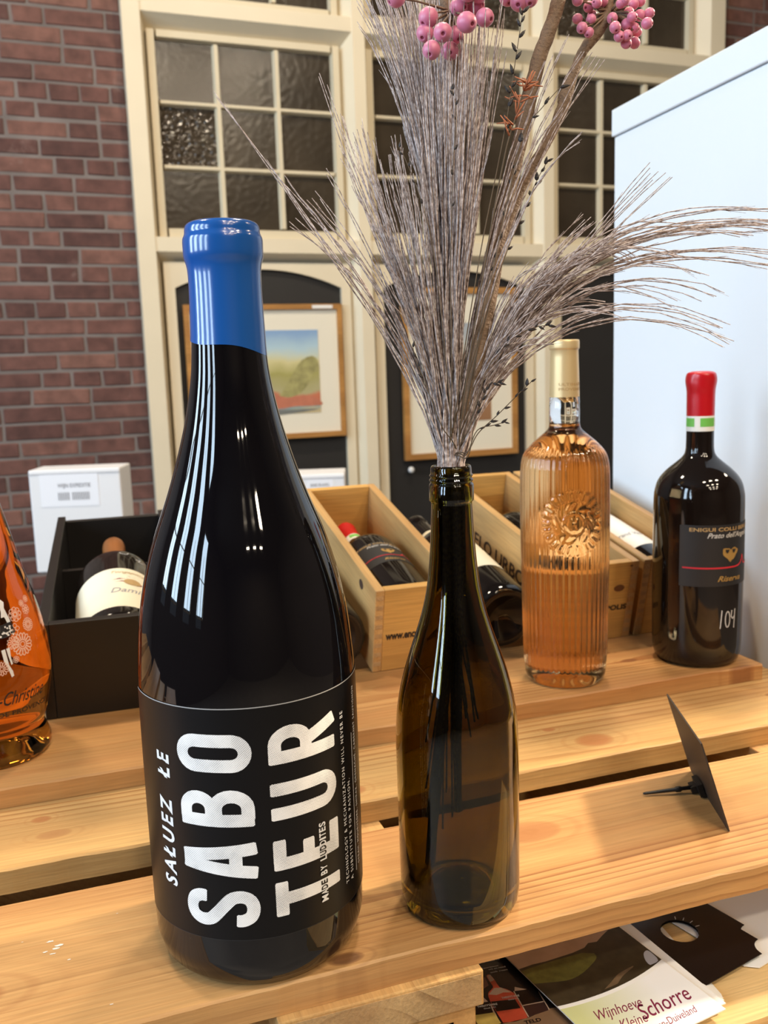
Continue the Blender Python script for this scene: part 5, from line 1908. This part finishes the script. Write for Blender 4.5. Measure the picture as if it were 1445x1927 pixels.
def sprig(label, pts, seeds, size, r=0.00045, start=True):
    st = [neck(rg.uniform(-.005, .006), rg.uniform(-.004, .004), 0.225), neck(rg.uniform(-.004, .006), rg.uniform(-.005, 0), 0.30)] if start else []
    path = px_path(pts, st)
    pp = catmull([tuple(p) for p in path], 6)
    root = empty('seed_sprig', loc=path[0])
    o0 = path[0]
    k = len(pp)
    tube('stem', [Vector(p) - o0 for p in pp], [r * (1 - 0.5 * i / k) for i in range(k)], seed_stem, root, 5)
    for i in range(seeds):
        t = 1 - (i / seeds) * (0.62 if not start else 0.45)
        j = min(k - 2, int(t * (k - 1)))
        p, q = Vector(pp[j]), Vector(pp[j + 1])
        d = (q - p).normalized()
        sd = d.cross(CAMROT @ Vector((0, 0, 1))).normalized() * (1 if i % 2 else -1)
        s = bpy.data.objects.new('seed', SEED)
        C.objects.link(s)
        s.parent = root
        s.location = p - o0
        s.rotation_euler = (d + sd * rg.uniform(0.15, 0.75) + Vector((rg.uniform(-.2, .2), rg.uniform(-.2, .2), 0))).to_track_quat('Z', 'Y').to_euler()
        z = size * rg.uniform(0.75, 1.2)
        s.scale = (z, z, z)
    return tag(root, label, 'seed sprig', 'dark seed sprigs in the bouquet')


D0 = .56
sprig('dark seed sprig standing tall between the twigs and the centre plume', [(868, 700, D0), (905, 470, D0), (935, 320, D0), (955, 215, D0), (966, 140, D0), (978, 60, D0), (984, 20, D0)], 13, 0.0062)
sprig('dark seed sprig pointing right beside the framed picture', [(880, 850, D0), (900, 815, D0), (935, 782, D0), (975, 742, D0), (1002, 716, D0)], 7, 0.0045)
sprig('short dark seed sprig with two tips low on the right of the bouquet', [(878, 855, D0), (898, 810, D0), (930, 800, D0), (952, 794, D0)], 5, 0.0045)
sprig('dark seed sprig hugging the lower right side of the bouquet', [(880, 860, D0), (892, 800, D0), (905, 760, D0), (920, 725, D0), (942, 720, D0)], 9, 0.0046)
sprig('dark seed sprig bending right below the arching plume', [(885, 800, D0), (915, 700, D0), (955, 645, D0), (1000, 618, D0), (1035, 612, D0)], 10, 0.005)
sprig('dark seed sprig along the knotted branch', [(890, 700, .57), (925, 560, .575), (955, 470, .58), (985, 400, .585), (1010, 340, .59), (1032, 300, .59)], 11, 0.0052)
sprig('fine dark sprig crossing in front of the knotted branch', [(900, 640, .56), (950, 400, .56), (985, 250, .56), (1018, 205, .56), (1058, 160, .56)], 4, 0.006)
sprig('dark seed sprig on the left edge of the bouquet', [(830, 800, D0), (800, 720, D0), (785, 685, D0), (776, 650, D0)], 4, 0.004)
sprig('dark seed sprig leaning left before the second window', [(835, 640, D0), (815, 470, D0), (790, 370, D0), (765, 305, D0), (750, 275, D0)], 5, 0.0048)
sprig('dark seed sprig hidden in the middle of the centre plume', [(850, 700, .555), (848, 520, .555), (852, 330, .555), (858, 210, .555), (850, 165, .555)], 7, 0.0045)
sprig('dark seed sprig along the thick branch', [(885, 760, .565), (912, 560, .57), (935, 470, .575), (962, 350, .575), (968, 310, .575)], 9, 0.0052)
# rusty coral-like sprig
osr = empty('rust_sprig', loc=neck(0.003, -0.003, 0.225))
tag(osr, 'rust-orange branching sprig in front of the thick twig', 'sprig')
o0 = osr.location.copy()
stem = px_path([(880, 700, .56), (915, 480, .56), (950, 290, .56), (972, 215, .56), (990, 155, .56)], [neck(0.003, -0.003, 0.225), neck(0.003, -0.004, 0.30)])
sp = [Vector(p) for p in catmull([tuple(p) for p in stem], 6)]
tube('stem', [p - o0 for p in sp], [0.0005] * len(sp), seed_stem, osr, 5)
for i in range(30):
    p = sp[rg.randint(int(len(sp) * 0.72), len(sp) - 1)]
    d = Vector((rg.uniform(-.6, 1), rg.uniform(-.6, .6), rg.uniform(-.1, 1))).normalized()
    L = rg.uniform(0.006, 0.014)
    q = p + d * L
    tube('twiglet', [p - o0, p + d * L * 0.5 - o0, q + Vector((rg.uniform(-1, 1), 0, rg.uniform(-1, 1))) * 0.002 - o0], [0.0006, 0.0005, 0.0003], orange_sprig, osr, 4)

# ------------------------------------------------------------------ ceiling lamps


def ceiling_lamp(x, y, sx, sy, power, col, z=2.78):
    root = empty('ceiling_lamp', loc=(x, y, z))
    MB().box(-sx / 2 - .02, sx / 2 + .02, -sy / 2 - .02, sy / 2 + .02, 0.004, 0.05).build('housing', lamp_body, root)
    MB().box(-.01, .01, -.01, .01, 0.05, CEIL - z).build('rod', lamp_body, root)
    tag(root, 'rectangular ceiling lamp hanging above the shop floor', 'lamp', 'ceiling lamps')
    area('lamp_light', (x, y, z - 0.002), (0, 0, -1), sx, sy, power, col)


for y in (-4.4, -3.2, -2.0, -0.8):
    for x in (0.12, 0.92, 1.72):
        ceiling_lamp(x, y, 0.30, 0.16, 18, WARM)
ceiling_lamp(3.5, 0.45, 0.40, 0.30, 24, WARM)
ceiling_lamp(-0.7, 1.7, 0.30, 0.20, 32, WARM)
ceiling_lamp(1.0, 1.7, 0.30, 0.20, 36, WARM)
# spotlight aimed down at the crate table
SPOT, AIM = Vector((3.4, 0.98, 2.34)), Vector((0.30, 0.60, 0.0))
sr_ = empty('spotlight', loc=SPOT)
tag(sr_, 'small black spotlight hanging to the right of the cabinet and aimed at the crate table', 'lamp')
q_ = (AIM - SPOT).to_track_quat('-Z', 'Y').to_matrix()
v, f = lathe_data([(0.0, 0.16), (0.05, 0.16), (0.055, 0.15), (0.055, 0.02), (0.05, 0.0), (0.046, 0.02), (0.046, 0.05), (0.0, 0.05)], 24)
mesh('housing', [q_ @ Vector(p) for p in v], f, lamp_body, sr_, True)
MB().box(-.008, .008, -.008, .008, 0.10, CEIL - SPOT.z).build('rod', lamp_body, sr_)
sl = bpy.data.lights.new('spot_light', 'SPOT')
sl.energy, sl.color, sl.spot_size, sl.spot_blend, sl.shadow_soft_size = 950, WARM, R(20), 0.6, 0.13
so = bpy.data.objects.new('spot_light', sl)
C.objects.link(so)
so.location = SPOT + (AIM - SPOT).normalized() * 0.0
so.rotation_euler = (AIM - SPOT).to_track_quat('-Z', 'Y').to_euler()
